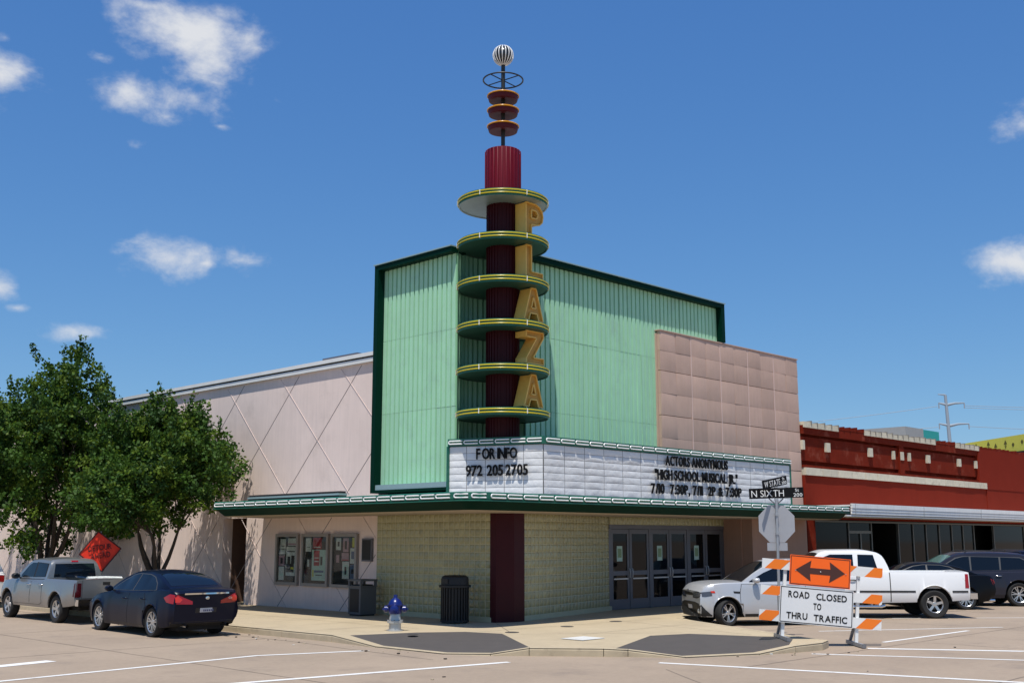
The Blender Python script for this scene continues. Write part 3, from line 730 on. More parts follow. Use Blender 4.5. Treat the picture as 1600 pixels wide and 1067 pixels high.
    for k in range(6):
        a = dx[k] + (.055 if k % 2 == 0 else .016); b2 = dx[k + 1] - (.055 if k % 2 else .016)
        m = MB(); s = .10; yy0, yy1 = y - .025, y + .025
        m.box(a, a + s, yy0, yy1, .16, 2.49, 'alu_dark'); m.box(b2 - s, b2, yy0, yy1, .16, 2.49, 'alu_dark')
        m.box(a + s, b2 - s, yy0, yy1, .16, .45, 'alu_dark'); m.box(a + s, b2 - s, yy0, yy1, 1.14, 1.27, 'alu_dark'); m.box(a + s, b2 - s, yy0, yy1, 2.36, 2.49, 'alu_dark')
        d = tp(m, 'door')
        for z0, z1 in ((.45, 1.14), (1.27, 2.36)):
            q = MB(); q.box(a + s, b2 - s, y - .006, y + .006, z0, z1, 'dark_glass'); q.build('pane', d)
        q = MB(); hx = b2 - .05 if k % 2 == 0 else a + .05
        q.tube([(hx, yy0 + .01, 1.05), (hx, yy0 - .05, 1.07), (hx, yy0 - .07, 1.2), (hx, yy0 - .05, 1.33), (hx, yy0 + .01, 1.35)], .014, 'alu_light', 6); q.build('handle', d, 50)
        q = MB(); q.box(a + s, b2 - s, yy0 - .03, yy0 - .012, 1.02, 1.06, 'alu_light'); q.build('push_bar', d)
        if k in (0, 2, 4):
            q = MB(); cx = (a + b2) / 2; q.box(cx - .14, cx + .12, y - .012, y - .007, 1.55, 2.0, 'paper_mint'); q.box(cx - .10, cx + .08, y - .0135, y - .012, 1.66, 1.92, 'notice_print'); q.build('notice', d)
    # rooftop hatch
    m = MB(); m.box(24.0, 25.2, 31.3, 33.0, 7.25, 8.60, 'far_grey'); m.prism([(23.9, 31.15), (25.3, 31.15), (25.3, 33.2), (23.9, 33.2)], 8.60, 8.70, 'roof_unit_top')
    o = m.build('rooftop_unit'); tag(o, 'low grey rooftop unit standing on the roof behind the white coping', 'rooftop unit')
build_theatre()

# ================================================================== MARQUEE SIGN
def build_marquee():
    S0 = Vector((20.25, 18.80, 0)); SL = Vector((19.27, 21.2, 0)); SR = Vector((31.86, 18.80, 0)); zb, zt = 3.285, 4.72
    t = thing('marquee_sign', 'white letter board marquee with black show lettering and neon trim above the canopy', 'marquee', (20.25, 18.8, zb))
    off = -Vector((20.25, 18.8, zb))
    def part(mb, name, smooth=None):
        o = mb.build(name, t, smooth); o.location = off; return o
    b = MB(); dl = (SL - S0).normalized(); nl = Vector((dl.y, -dl.x, 0)); nl = nl if nl.x < 0 else -nl
    i0 = S0 + Vector((.03, .03, 0)); b.prism([(i0.x + .03, i0.y), (SR.x, SR.y + .03), (SR.x, SR.y + .5), (20.7, 19.3), (SL.x + .4, SL.y), (SL.x + .05, SL.y)], zb, zt - .02, 'green_trim'); part(b, 'cabinet')
    # trim bands at the top with neon
    tr = MB(); z0, z1 = zt - .19, zt
    for A, B, nn in ((SL, S0, nl), (S0, SR, Vector((0, -1, 0)))):
        a = A + nn * .05; c = B + nn * .05
        if A is SL: c = Vector((S0.x - .05, S0.y - .05, 0)); 
        else: a = Vector((S0.x - .05, S0.y - .05, 0))
        v = [a, c, c - nn * .3, a - nn * .3]
        tr.prism([(p.x, p.y) for p in v], z0, z1, 'green_trim')
    trim = part(tr, 'trim')
    e = MB(); e.prism([(SL.x - .07, SL.y), (SL.x - .07, SL.y - .05), (SL.x + .3, SL.y - .02), (SL.x + .3, SL.y + .02)], zb, z0 - .001, 'green_trim'); part(e, 'end_trim'); e = MB(); e.box(SR.x - .03, SR.x + .03, SR.y - .04, SR.y + .4, zb, z0 - .001, 'green_trim'); part(e, 'end_trim')
    pth = [(.48, 0, .0375), (.05, 0, .0375)]
    for k in range(1, 6): a = math.pi * k / 6; pth.append((.05 - .04 * math.sin(a), 0, .0375 * math.cos(a)))
    pth += [(.05, 0, -.0375), (.48, 0, -.0375)]
    m = MB(); m.tube(pth, .017, 'white_tube', 6); hp = m.mesh('neon_tube', 50)
    def run(A, B, nn, n):
        d = (B - A); st = d.length / n; d.normalize()
        for k in range(n):
            p = A + d * (st * k + .03) + nn * .08 + Vector((0, 0, zt - .095)); o = link('neon_tube', hp, trim)
            o.matrix_local = Matrix(((d.x * st / .53, -nn.x, 0, p.x), (d.y * st / .53, -nn.y, 0, p.y), (0, 0, 1, p.z), (0, 0, 0, 1)))
    run(SL, S0, nl, 6); run(S0, SR, Vector((0, -1, 0)), 21)
    # letter panels, each slightly bowed
    rnd = random.Random(11)
    def panels(A, B, nn, nc, nr):
        d = (B - A) / nc; u = d.normalized(); h = (zt - .2 - zb - .01) / nr
        for i in range(nc):
            for j in range(nr):
                a0, a1 = .007, d.length - .007; c0, c1 = zb + .01 + j * h + .005, zb + .01 + (j + 1) * h - .005
                m = MB(); v = []; nx = 6; bow = rnd.uniform(.003, .009); tilt = rnd.uniform(-.006, .006)
                for (z, k) in ((c0, 0), (c0 + .03, 1), ((c0 + c1) / 2, 1.4), (c1 - .03, .8), (c1, 0)):
                    for q in range(nx + 1):
                        s = q / nx; p = A + u * (i * d.length + a0 + (a1 - a0) * s) + nn * (bow * k * math.sin(math.pi * s) + tilt * (s - .5) + (.012 if k == 0 else .014)); v.append((p.x, p.y, z))
                f = [(r * (nx + 1) + q, r * (nx + 1) + q + 1, (r + 1) * (nx + 1) + q + 1, (r + 1) * (nx + 1) + q) for r in range(4) for q in range(nx)]
                m.add(v, f, 'sign_white'); o = m.build('letter_panel', t, 70); o.location = off
    b = MB()
    for A, B, nn in ((SL, S0, nl), (S0, SR, Vector((0, -1, 0)))):
        a = A + nn * .006; c = B + nn * .006; b.sheet([(a.x, a.y, zb + .005), (c.x, c.y, zb + .005), (c.x, c.y, zt - .195), (a.x, a.y, zt - .195)], 'sign_joint')
    part(b, 'backing')
    panels(SL, S0, nl, 5, 7); panels(S0, SR, Vector((0, -1, 0)), 15, 7)
    # rails that carry the letters
    # letters
    gm = {}
    def line(s, A, u, nn, z, cap, width, gap=.1, space=.4):
        lay, w = text_layout(s, .034, .03, gap, space); sx = width / w
        for ch, x, (vs, fs, gw) in lay:
            key = (ch, round(sx, 3), cap, round(u.x, 3))
            if key not in gm:
                q = MB(); q.add([(v[0] * sx, v[1] * .5, v[2] * cap) for v in vs], fs, 'letter_black'); gm[key] = q.mesh('letter')
            p = A + u * (x * sx) + nn * .085 + Vector((0, 0, z)) + off; o = link('letter', gm[key], t)
            o.matrix_local = Matrix(((u.x, -nn.x, 0, p.x), (u.y, -nn.y, 0, p.y), (0, 0, 1, p.z), (0, 0, 0, 1)))
    X = Vector((1, 0, 0)); f = Vector((0, -1, 0))
    line('ACTORS ANONYMOUS', Vector((25.16, 18.80, 0)), X, f, 4.225, .275, 3.05, gap=.12)
    line('"HIGH SCHOOL MUSICAL JR."', Vector((24.66, 18.80, 0)), X, f, 3.83, .275, 4.05, gap=.12)
    line('7/10  7:30P, 7/11  2P & 7:30P', Vector((24.48, 18.80, 0)), X, f, 3.44, .275, 4.42, gap=.12, space=.5)
    u = (S0 - SL).normalized(); Lw = (S0 - SL).length
    line('F OR INFO', SL + u * (Lw * .315), u, nl, 4.19, .275, Lw * .43, gap=.04, space=.26)
    line('972  205 2705', SL + u * (Lw * .205), u, nl, 3.77, .275, Lw * .65, gap=.04, space=.26)
build_marquee()

# ================================================================== TOWER SIGN
def build_tower():
    C = Vector((20.28, 20.25, 0)); zb = 3.3
    t = thing('vertical_sign', 'tall maroon pylon sign with green neon discs, gold letters and a ribbed ball on top', 'sign', (C.x, C.y, zb))
    def build(mb, name, parent=None, smooth=40): return mb.build(name, parent or t, smooth)
    Z = lambda z: z - zb
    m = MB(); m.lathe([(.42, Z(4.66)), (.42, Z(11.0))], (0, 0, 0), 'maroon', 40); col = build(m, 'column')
    q = MB()
    q.box(-.012, .012, -.012, .012, Z(4.66), Z(11.0), 'maroon'); fin = q.mesh('flute')
    for k in range(30):
        a = 2 * math.pi * k / 30; o = link('flute', fin, col, (.43 * math.cos(a), .43 * math.sin(a), 0)); o.rotation_euler = (0, 0, a)
    tops = [11.09, 9.94, 8.81, 7.67, 6.54, 5.43]; r = 1.18; th = .19
    ring = MB(); ring.tube([((r + .025) * math.cos(2 * math.pi * k / 72), (r + .025) * math.sin(2 * math.pi * k / 72), 0) for k in range(72)], .017, 'yellow_tube', 6, True); ringm = ring.mesh('neon_ring', 60)
    clipm = MB(); clipm.box(r, r + .045, -.008, .008, -.15, -.02, 'white_tube'); clip = clipm.mesh('tube_clip')
    for i, z in enumerate(tops):
        d = MB(); d.lathe([(.3, -.03), (r - .25, -.01), (r, 0), (r, -th)], (0, 0, 0), 'green_trim', 72); d.lathe([(r, -th), (r - .03, -th), (r - .04, -th + .02), (.3, -th + .02)], (0, 0, 0), 'metal_soffit' if i == 0 else 'green_soffit', 72)
        dk = build(d, 'disc', None, 35); dk.location = (0, 0, Z(z))
        for zz in (-.045, -.125): link('neon_ring', ringm, dk, (0, 0, zz))
        for k in range(6):
            o = link('tube_clip', clip, dk); o.rotation_euler = (0, 0, 2 * math.pi * (k + .26) / 6)
    # upper drum with rods
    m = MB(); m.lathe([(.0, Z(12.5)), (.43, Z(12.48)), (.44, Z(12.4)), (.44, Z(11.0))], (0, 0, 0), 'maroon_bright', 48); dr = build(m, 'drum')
    rod = MB(); rod.tube([(0, 0, Z(11.09)), (0, 0, Z(12.44)), (-.04, 0, Z(12.47))], .014, 'maroon_bright', 6); rm = rod.mesh('rod', 60)
    for k in range(26): a = 2 * math.pi * k / 26; o = link('rod', rm, dr, (.475 * math.cos(a), .475 * math.sin(a), 0)); o.rotation_euler = (0, 0, a)
    m = MB(); m.lathe([(.055, Z(12.4)), (.055, Z(14.95)), (.0, Z(14.95))], (0, 0, 0), 'dark_steel', 14); build(m, 'mast')
    orr = MB(); orr.tube([(.425 * math.cos(2 * math.pi * k / 40), .425 * math.sin(2 * math.pi * k / 40), 0) for k in range(40)], .02, 'orange_tube', 6, True); om = orr.mesh('neon_ring', 60)
    for z in (14.07, 13.66, 13.20):
        m = MB(); m.lathe([(.06, .04), (.34, .03), (.40, 0), (.405, -.10), (.385, -.17)], (0, 0, 0), 'disc_red', 40); m.lathe([(.385, -.17), (.37, -.175), (.06, -.12)], (0, 0, 0), 'disc_red', 40)
        dk = build(m, 'small_disc', None, 35); dk.location = (0, 0, Z(z)); link('neon_ring', om, dk, (0, 0, -.03))
    m = MB(); rr = .54
    m.tube([(rr * math.cos(2 * math.pi * k / 48), rr * math.sin(2 * math.pi * k / 48), 0) for k in range(48)], .022, 'dark_steel', 6, True)
    w = build(m, 'ring', None, 60); w.location = (0, 0, Z(14.50))
    sp = MB(); sp.tube([(0, 0, 0), (rr, 0, 0)], .017, 'dark_steel', 6); spm = sp.mesh('spoke')
    for k in range(4): o = link('spoke', spm, w); o.rotation_euler = (0, 0, math.pi * k / 2 + .1)
    R0 = .255
    m = MB(); m.lathe([(R0 * math.sin(math.pi * k / 16), -R0 * math.cos(math.pi * k / 16)) for k in range(17)], (0, 0, 0), 'ball_dark', 28); ball = build(m, 'ball', None, 60); ball.location = (0, 0, Z(15.22))
    rb = MB(); rb.tube([((R0 + .025) * math.sin(math.pi * k / 16), 0, -(R0 + .025) * math.cos(math.pi * k / 16)) for k in range(1, 16)], .0125, 'white_tube', 6); rbm = rb.mesh('ball_rib', 60)
    for k in range(18): o = link('ball_rib', rbm, ball); o.rotation_euler = (0, 0, 2 * math.pi * k / 18)
    # gold letters P L A Z A, deep channel letters standing on the discs, facing along the right hand street
    polys = {'P': ([(0, 0), (.2, 0), (.2, .34), (.36, .34), (.5, .38), (.60, .48), (.63, .66), (.60, .82), (.5, .94), (.36, 1), (0, 1)], [[(.2, .54), (.34, .54), (.41, .58), (.44, .67), (.41, .76), (.34, .80), (.2, .80)]]),
             'L': ([(0, 0), (.62, 0), (.62, .17), (.2, .17), (.2, 1), (0, 1)], []),
             'A': ([(0, 0), (.17, 0), (.225, .22), (.475, .22), (.53, 0), (.70, 0), (.44, 1), (.26, 1)], [[(.265, .38), (.435, .38), (.35, .74)]]),
             'Z': ([(0, 0), (.64, 0), (.64, .18), (.25, .18), (.64, .84), (.64, 1), (0, 1), (0, .82), (.39, .82), (0, .16)], [])}
    from mathutils.geometry import tessellate_polygon
    def letter(ch, H, dep):
        outer, holes = polys[ch]; loops = [outer] + holes; allp = [p for l in loops for p in l]
        tri = tessellate_polygon([[Vector((p[0], p[1], 0)) for p in l] for l in loops])
        m = MB(); W = H * 1.2
        f3 = [(p[0] * W, 0, p[1] * H) for p in allp]; b3 = [(p[0] * W, dep, p[1] * H) for p in allp]; n = len(allp)
        m.add(f3 + b3, [tuple(t3) for t3 in tri] + [tuple(n + k for k in t3[::-1]) for t3 in tri], 'gold')
        o = 0
        for l in loops:
            k = len(l); idx = [(o + i, o + (i + 1) % k, n + o + (i + 1) % k, n + o + i) for i in range(k)]; m.add(f3 + b3, idx, 'gold'); o += k
        # raised edge bars along the outline leave a sunken channel
        q = MB()
        for l in loops:
            k = len(l)
            for i in range(k):
                a = Vector((l[i][0] * W, -.022, l[i][1] * H)); c = Vector((l[(i + 1) % k][0] * W, -.022, l[(i + 1) % k][1] * H)); q.obox(a, c, .044, .03, 'gold', up=(0, 0, 1) if abs((c - a).normalized().z) < .9 else (1, 0, 0))
        ch2 = MB(); ch2.add([(v[0], -.004, v[2]) for v in f3], [tuple(t3) for t3 in tri], 'gold_channel')
        return m, q, ch2
    sk = MB(); [sk.box(x - .02, x + .02, -.72, -.52, 0, .10, 'dark_steel') for x in (.1,)]; skm = sk.mesh('stand')
    for ch, z0, z1 in (('P', tops[1], tops[0] - th), ('L', tops[2], tops[1] - th), ('A', tops[3], tops[2] - th), ('Z', tops[4], tops[3] - th), ('A', tops[5], tops[4] - th)):
        H = z1 - z0 - .10; m, q, c2 = letter(ch, H, .36)
        x0 = .02 if ch != 'A' else -.06
        o = m.build('letter', t); link('stand', skm, t, (0, 0, Z(z0) - .005)); link('stand', skm, t, (.38, .02, Z(z0) - .005)); o.location = (x0, -.80, Z(z0) + .092); q.build('edge_bar', o); c2.build('channel', o)
build_tower()

# ================================================================== RED SHOP
def build_red_shop():
    Y = 20.3; x0, x1 = 35.43, 75.0
    B = thing('brick_shop_building', 'long low red brick shop with cream stone band, white awning and dark shopfront', 'shop', (x0, Y, .15)); off = -Vector((x0, Y, .15))
    def part(m, name, parent=None, smooth=None):
        o = m.build(name, parent or B, smooth)
        if parent is None: o.location = off
        return o
    w = MB()
    w.box(x0, x1, Y + .25, Y + .6, 2.9, 6.2, 'red_brick')
    w.box(x0, 50.65, Y, Y + .249, 5.90, 6.2, 'red_brick')              # frieze over the panels
    w.box(x0, 51.4, Y + .02, Y + .249, 2.9, 4.43, 'red_stucco')
    w.box(50.65, x1, Y - .03, Y + .249, 4.43, 6.22, 'red_stucco'); w.box(51.4, x1, Y - .01, Y + .249, 2.9, 4.43, 'red_stucco')
    for a, c in ((42.95, 43.35),): w.box(a, c, Y + .03, Y + .249, 4.72, 5.899, 'red_brick')
    w.box(x0, 42.95, Y + .10, Y + .249, 4.95, 5.80, 'red_brick'); w.box(43.35, 50.65, Y + .10, Y + .249, 4.95, 5.80, 'red_brick')
    w.box(x0, 50.64, Y + .04, Y + .249, 4.70, 4.80, 'red_brick')
    w.box(x0, x0 + .4, Y + .05, 36, .1, 2.9, 'red_brick'); w.box(x0, x0 + .4, Y + .6, 40, 2.9, 6.2, 'red_brick'); w.box(x0, x1, 39.6, 40, .1, 6.2, 'red_brick'); w.box(x1 - .4, x1, Y + .6, 39.6, .1, 6.2, 'red_brick')
    w.box(x0, x0 + .55, Y, Y + .05, .15, 2.9, 'red_brick')
    wall = part(w, 'wall')
    r = MB(); r.box(x0 + .4, x1 - .4, Y + .6, 39.6, 5.6, 5.8, 'roof_grey'); part(r, 'roof')
    # ragged clay coping: cream pieces with red gaps
    rnd = random.Random(2); x = x0
    while x < 56:
        L_ = rnd.uniform(.42, .55); cream = (35 < x < 37.7) or (39.7 < x < 46.0) or (48 < x < 50.6)
        m = MB(); z1 = 6.30 + rnd.uniform(-.015, .03); y0 = Y - .05 if cream else Y - .01
        m.box(x + .01, x + L_ - .01, y0, Y + .55, 6.12 if cream else 6.201, z1, 'cream_stone' if cream else 'red_brick')
        m.box(x + L_ - .07, x + L_ - .012, y0 - .02, Y + .56, z1 - .09, z1 + .045, 'coping_joint' if cream else 'red_brick')
        o = part(m, 'coping_tile'); x += L_
    x = x0 + .02
    while x < 51.3:
        L_ = rnd.uniform(.95, 1.2); m = MB(); j = rnd.uniform(-.01, .01)
        m.box(x, min(x + L_ - .03, 51.38), Y - .04 + j, Y + .24, 4.435, 4.695, 'cream_stone'); part(m, 'stone_block'); x += L_
    for cx, wd in ((35.45, .14), (37.2, .27), (40.5, .27), (42.45, .13), (43.15, .27), (43.85, .13), (45.6, .27), (48.7, .27), (50.5, .17)):
        m = MB(); m.box(cx - wd / 2, cx + wd / 2, Y + .0, Y + .12, 5.33, 5.66, 'cream_stone'); part(m, 'accent_block')
    # awning
    m = MB(); ya = 18.95
    m.box(36.1, x1, ya, Y - .01, 3.33, 3.38, 'awning_white')
    for k, (za, zb2) in enumerate(((3.26, 3.42), (3.16, 3.25), (3.06, 3.15))): m.box(36.1, x1, ya - .05 + .015 * k, ya + .03, za, zb2, 'awning_white')
    m.box(36.12, x1, ya + .0, ya + .02, 3.03, 3.33, 'sign_joint'); m.box(35.8, x1, ya + .02, Y - .01, 2.98, 3.03, 'awning_white')
    for xx in np.arange(36.3, 75, 5.4): m.box(xx, xx + .02, ya - .06, ya - .051, 3.07, 3.41, 'galv')
    part(m, 'awning')
    # shopfront, recessed and dark
    s = MB(); yg = 21.3
    s.box(x0 + .4, x1 - .4, 24.2, 24.4, .1, 2.9, 'shop_dark'); s.box(x0 + .4, x1 - .4, yg, 24.2, .10, .152, 'shop_dark'); s.box(x0 + .4, x1 - .4, Y + .05, 24.2, 2.90, 2.97, 'shop_dark'); s.box(x1 - .4, x1 - .3, Y + .6, 24.2, .1, 2.9, 'shop_dark')
    s.box(42.2, 44.3, 22.9, 24.1, .15, 2.9, 'shop_dark'); s.box(54.6, 56.8, 22.4, 24.1, .15, 2.9, 'shop_dark')
    s.box(x0 + .4, 37.4, yg + .3, yg + .4, .15, 2.9, 'shop_dark')
    part(s, 'shop_interior')
    fr = MB(); mx = [37.42, 40.2, 42.05, 44.4, 45.75, 47.0, 48.3, 49.6, 50.8, 52.0, 54.3, 58.1, 60, 62, 64, 66, 68, 70]
    fr.box(37.39, 70.03, yg - .045, yg + .045, 2.83, 2.899, 'alu_shop')
    frame = part(fr, 'shopfront_frame')
    mm = MB(); mm.box(-.03, .03, yg - .05, yg + .05, .15, 2.829, 'alu_shop'); mme = mm.mesh('mullion')
    for xx in mx: link('mullion', mme, frame, (xx, 0, 0))
    for a, c in zip(mx[:-1], mx[1:]):
        if (a, c) in ((42.05, 44.4), (52.0, 54.3)): continue
        q = MB(); q.box(a + .03, c - .03, yg - .04, yg + .04, .15, .5, 'shop_dark' if a > 44 else 'alu_shop'); q.build('stall_riser', frame)
    q = MB(); q.box(40.23, 42.02, yg - .045, yg + .045, 2.42, 2.52, 'alu_shop'); q.build('transom', frame)
    q = MB(); q.box(41.1, 41.18, yg - .048, yg + .048, .5, 2.42, 'alu_shop'); q.build('mullion', frame)
    for a, c in zip(mx[:-1], mx[1:]):
        if (a, c) in ((42.05, 44.4), (52.0, 54.3)): continue
        m = MB(); m.box(a + .03, c - .03, yg - .005, yg + .005, .5, 2.82, 'shop_glass'); m.build('pane', frame)
    # plant on the roof
    m = MB(); m.box(59.0, 61.25, 27.5, 30, 5.8, 8.33, 'far_grey'); m.box(61.25, 63.3, 27.5, 30, 5.8, 8.3, 'teal')
    o = m.build('rooftop_unit'); tag(o, 'boxy grey and teal rooftop unit on the red brick shop', 'rooftop unit')
build_red_shop()
# ================================================================== VEHICLES
def lerpk(keys, x):
    """smooth interpolation through (x, value) keys"""
    ks = sorted(keys)
    if x <= ks[0][0]: return ks[0][1]
    if x >= ks[-1][0]: return ks[-1][1]
    for i in range(len(ks) - 1):
        if ks[i][0] <= x <= ks[i + 1][0]:
            x0, v0 = ks[i]; x1, v1 = ks[i + 1]; h = x1 - x0; t = (x - x0) / h
            d = (v1 - v0) / h
            dm = (v0 - ks[i - 1][1]) / (x0 - ks[i - 1][0]) if i > 0 else d
            dp = (ks[i + 2][1] - v1) / (ks[i + 2][0] - x1) if i + 2 < len(ks) else d
            m0 = 0 if dm * d <= 0 else 2 * dm * d / (dm + d); m1 = 0 if dp * d <= 0 else 2 * dp * d / (dp + d)
            return v0 * (1 + 2 * t) * (1 - t) ** 2 + m0 * h * t * (1 - t) ** 2 + v1 * t * t * (3 - 2 * t) + m1 * h * t * t * (t - 1)

def wheel_meshes(r, wd, rim_r, spokes, twin):
    m = MB(); h = wd / 2
    m.lathe([(rim_r * .98, -h * .8), (rim_r + .02, -h * .92), (r * .9, -h), (r * .975, -h * .82), (r, -h * .55), (r, h * .55), (r * .975, h * .82), (r * .9, h), (rim_r + .02, h * .92), (rim_r * .98, h * .8)], (0, 0, 0), 'tyre', 40, 'y')
    m.lathe([(.0, -h * .45), (rim_r, -h * .45)], (0, 0, 0), 'underbody', 24, 'y')
    ty = m.mesh('wheel', 40)
    m = MB()     # outer face looks to +y
    m.lathe([(rim_r * .90, h * .2), (rim_r * .93, h * .75), (rim_r * 1.0, h * .86), (rim_r * 1.03, h * .80), (rim_r * 1.0, h * .3)], (0, 0, 0), 'alloy', 40, 'y')
    m.lathe([(0, h * .72), (.055, h * .70), (.075, h * .5), (.075, 0)], (0, 0, 0), 'alloy', 16, 'y')
    for k in range(spokes):
        a = 2 * math.pi * k / spokes
        for da in ((-.16, .16) if twin else (0,)):
            c, s = math.cos(a + da * .35), math.sin(a + da * .35); c2, s2 = math.cos(a + da), math.sin(a + da)
            w0, w1 = (.026, .028) if twin else (.075, .06)
            m.obox((c * .05, h * .56, s * .05), (c2 * rim_r * .95, h * .66, s2 * rim_r * .95), w0 if twin else .07, .03, 'alloy', up=(0, 1, 0))
    rim = m.mesh('rim', 40)
    m = MB(); m.lathe([(0, h * .05), (rim_r * .62, h * .05)], (0, 0, 0), 'alloy_dark', 24, 'y'); disc = m.mesh('brake_disc')
    return ty, rim, disc

class Car:
    def __init__(s, name, label, cat, P, group=None):
        s.P = P; s.root = thing(name, label, cat, (0, 0, 0), 0, group)
        s.build_body()
    def build_body(s):
        P = s.P; xf, xr = P['xf'], P['xr']; wb = P['wb'] / 2; ra = P['ra']; zw = P['rw']; paint = P['paint']
        xs = set(np.round(np.linspace(xr, xf, 70), 4))
        for c in (wb, -wb):
            for k in range(23): xs.add(round(c + ra * math.cos(math.pi * k / 22), 4))
        for e in (.0, .02, .05, .1, .17, .26): xs.add(round(xf - e, 4)); xs.add(round(xr + e, 4))
        bed = P.get('bed')
        if bed: xs |= {bed[0], bed[0] + .012, bed[1], bed[1] - .012}
        xs = sorted(xs); hw = P['hw']; V = []; n = 13
        def width(x):
            w = hw * lerpk(P['plan'], x) if 'plan' in P else hw
            return w
        for x in xs:
            zt = lerpk(P['top'], x); w = width(x); zb = lerpk(P['bot'], x); za = zb
            for c in (wb, -wb):
                if abs(x - c) < ra: za = max(za, zw + math.sqrt(max(0, ra * ra - (x - c) ** 2)) * P.get('arch', 1.0))
            sh = zt - P.get('shoulder', .10); cr = P['crease']; fl = 0.0
            for c in (wb, -wb):
                dd = abs(x - c)
                if dd < ra + .28: fl = max(fl, P.get('flare', .02) * (1 - (dd / (ra + .28)) ** 2))
            inb = bed and bed[0] < x < bed[1] - .0001 and x > bed[0] + .001
            cw = P.get('crown', .035)
            def mono(z, lo): return max(z, lo)
            z4 = mono(lerpk([(0, zb + .10), (1, zb + .10)], 0), za + .012); z5 = mono((zb + cr) / 2 + .05, z4 + .012); z6 = mono(cr, z5 + .012); z7 = mono(sh, z6 + .012)
            ztt = max(zt, z7 + .02)
            t_ = P.get('tumble', .94)
            half = [(0, zb), (w * .66, zb), (w * .66, max(zb, za)), (w * .95 + fl, za), (w * .985 + fl, z4), (w * 1.0 + fl * .8, z5), (w * .995 + fl * .3, z6), (w * .975, z7), (w * .945, ztt - .02), (w * (t_ - .02), ztt)]
            if inb: half += [(w * .86, ztt), (w * .845, ztt - .46), (0, ztt - .46)]
            else: half += [(w * .80, ztt + cw * .35), (w * .42, ztt + cw * .85), (0, ztt + cw)]
            ring = [(y, z) for y, z in half] + [(-y, z) for y, z in half[::-1][1:-1]]
            V.append([(x, y, z) for y, z in ring])
        nr = len(V[0])
        # bend the two ends: x offset as a function of height
        out = []
        for st in V:
            for (x, y, z) in st:
                f = max(0, 1 - (xf - x) / .55); r_ = max(0, 1 - (x - xr) / .5)
                x2 = x + lerpk(P['front'], z) * f * f * (1 if f else 0) - lerpk(P['rear'], z) * r_ * r_
                # rounding in plan
                x2 -= f * f * P.get('fround', .16) * (abs(y) / hw) ** 3 - r_ * r_ * P.get('rround', .10) * (abs(y) / hw) ** 3
                out.append((x2, y, z))
        m = MB(); ns = len(V); fa = []; fb = []
        for i in range(ns - 1):
            for j in range(nr):
                q = (i * nr + j, i * nr + (j + 1) % nr, (i + 1) * nr + (j + 1) % nr, (i + 1) * nr + j)
                jj = j if j < 12 else nr - 1 - j
                (fb if jj in (0, 1, 2) else fa).append(q)
        m.add(out, [], paint); o = 0
        m.f += fa; m.mi += [m.m(paint)] * len(fa); m.f += fb; m.mi += [m.m('underbody')] * len(fb)
        m.f.append(list(range(nr))); m.mi.append(m.m(paint)); m.f.append([(ns - 1) * nr + k for k in range(nr)][::-1]); m.mi.append(m.m(paint))
        # greenhouse
        G = P['gh']; x0g, x1g = G['roof'][0][0], G['roof'][-1][0]
        gx = sorted(set(np.round(np.linspace(x0g, x1g, 46), 4)) | {round(k[0], 4) for k in G['roof']}); gv = []
        for x in gx:
            zr = lerpk(G['roof'], x); zb = lerpk(P['top'], x) - .03; hgt = max(zr - zb, .02)
            wbelt = lerpk(G['wb'], x); wt = lerpk(G['wt'], x)
            t = min(1, hgt / G['h']); wtop = wbelt + (wt - wbelt) * t
            rr = G.get('rr', .09) * t
            half = [(wbelt, zb), (wbelt + (wtop - wbelt) * .33, zb + (hgt - rr) * .33), (wbelt + (wtop - wbelt) * .68, zb + (hgt - rr) * .68), (wtop, zb + hgt - rr), (wtop - rr * .22, zb + hgt - rr * .45), (wtop - rr * .75, zb + hgt - rr * .12), (wtop - rr * 1.5, zb + hgt), (wtop * .45, zb + hgt + .02 * t), (0, zb + hgt + .027 * t)]
            gv.append([(x, y, z) for y, z in half] + [(x, -y, z) for y, z in half[::-1][1:]])
        ng = len(gv[0]); base = len(m.v)
        m.v += [p for st in gv for p in st]; k = m.m(paint)
        for i in range(len(gx) - 1):
            for j in range(ng - 1): m.f.append([base + i * ng + j, base + i * ng + j + 1, base + (i + 1) * ng + j + 1, base + (i + 1) * ng + j]); m.mi.append(k)
        m.f.append([base + j for j in range(ng)]); m.mi.append(k); m.f.append([base + (len(gx) - 1) * ng + j for j in range(ng)][::-1]); m.mi.append(k)
        s.body = m.build('body', s.root, 32)
        s.bvh = BVHTree.FromPolygons([Vector(v) for v in m.v], m.f)
        # wheel well darkness: axles and floor
        ub = MB(); ub.box(xr + .35, xf - .35, -hw * .62, hw * .62, lerpk(P['bot'], 0) - .03, lerpk(P['bot'], 0) + .25, 'underbody'); ub.build('underbody', s.root)
        ty, rim, disc = wheel_meshes(P['rw'], P['tw'], P['rim'], P['spokes'], P['twin'])
        tr = hw - P['tw'] / 2 - P.get('winset', .02)
        for xw in (wb, -wb):
            for sd_ in (1, -1):
                w = link('wheel', ty, s.root, (xw, sd_ * tr, P['rw'])); steer = P.get('steer', 0) if xw > 0 else 0
                w.rotation_euler = (0, P.get('spin', .3) + xw, (0 if sd_ > 0 else math.pi) + steer)
                link('rim', rim, w); link('brake_disc', disc, w)
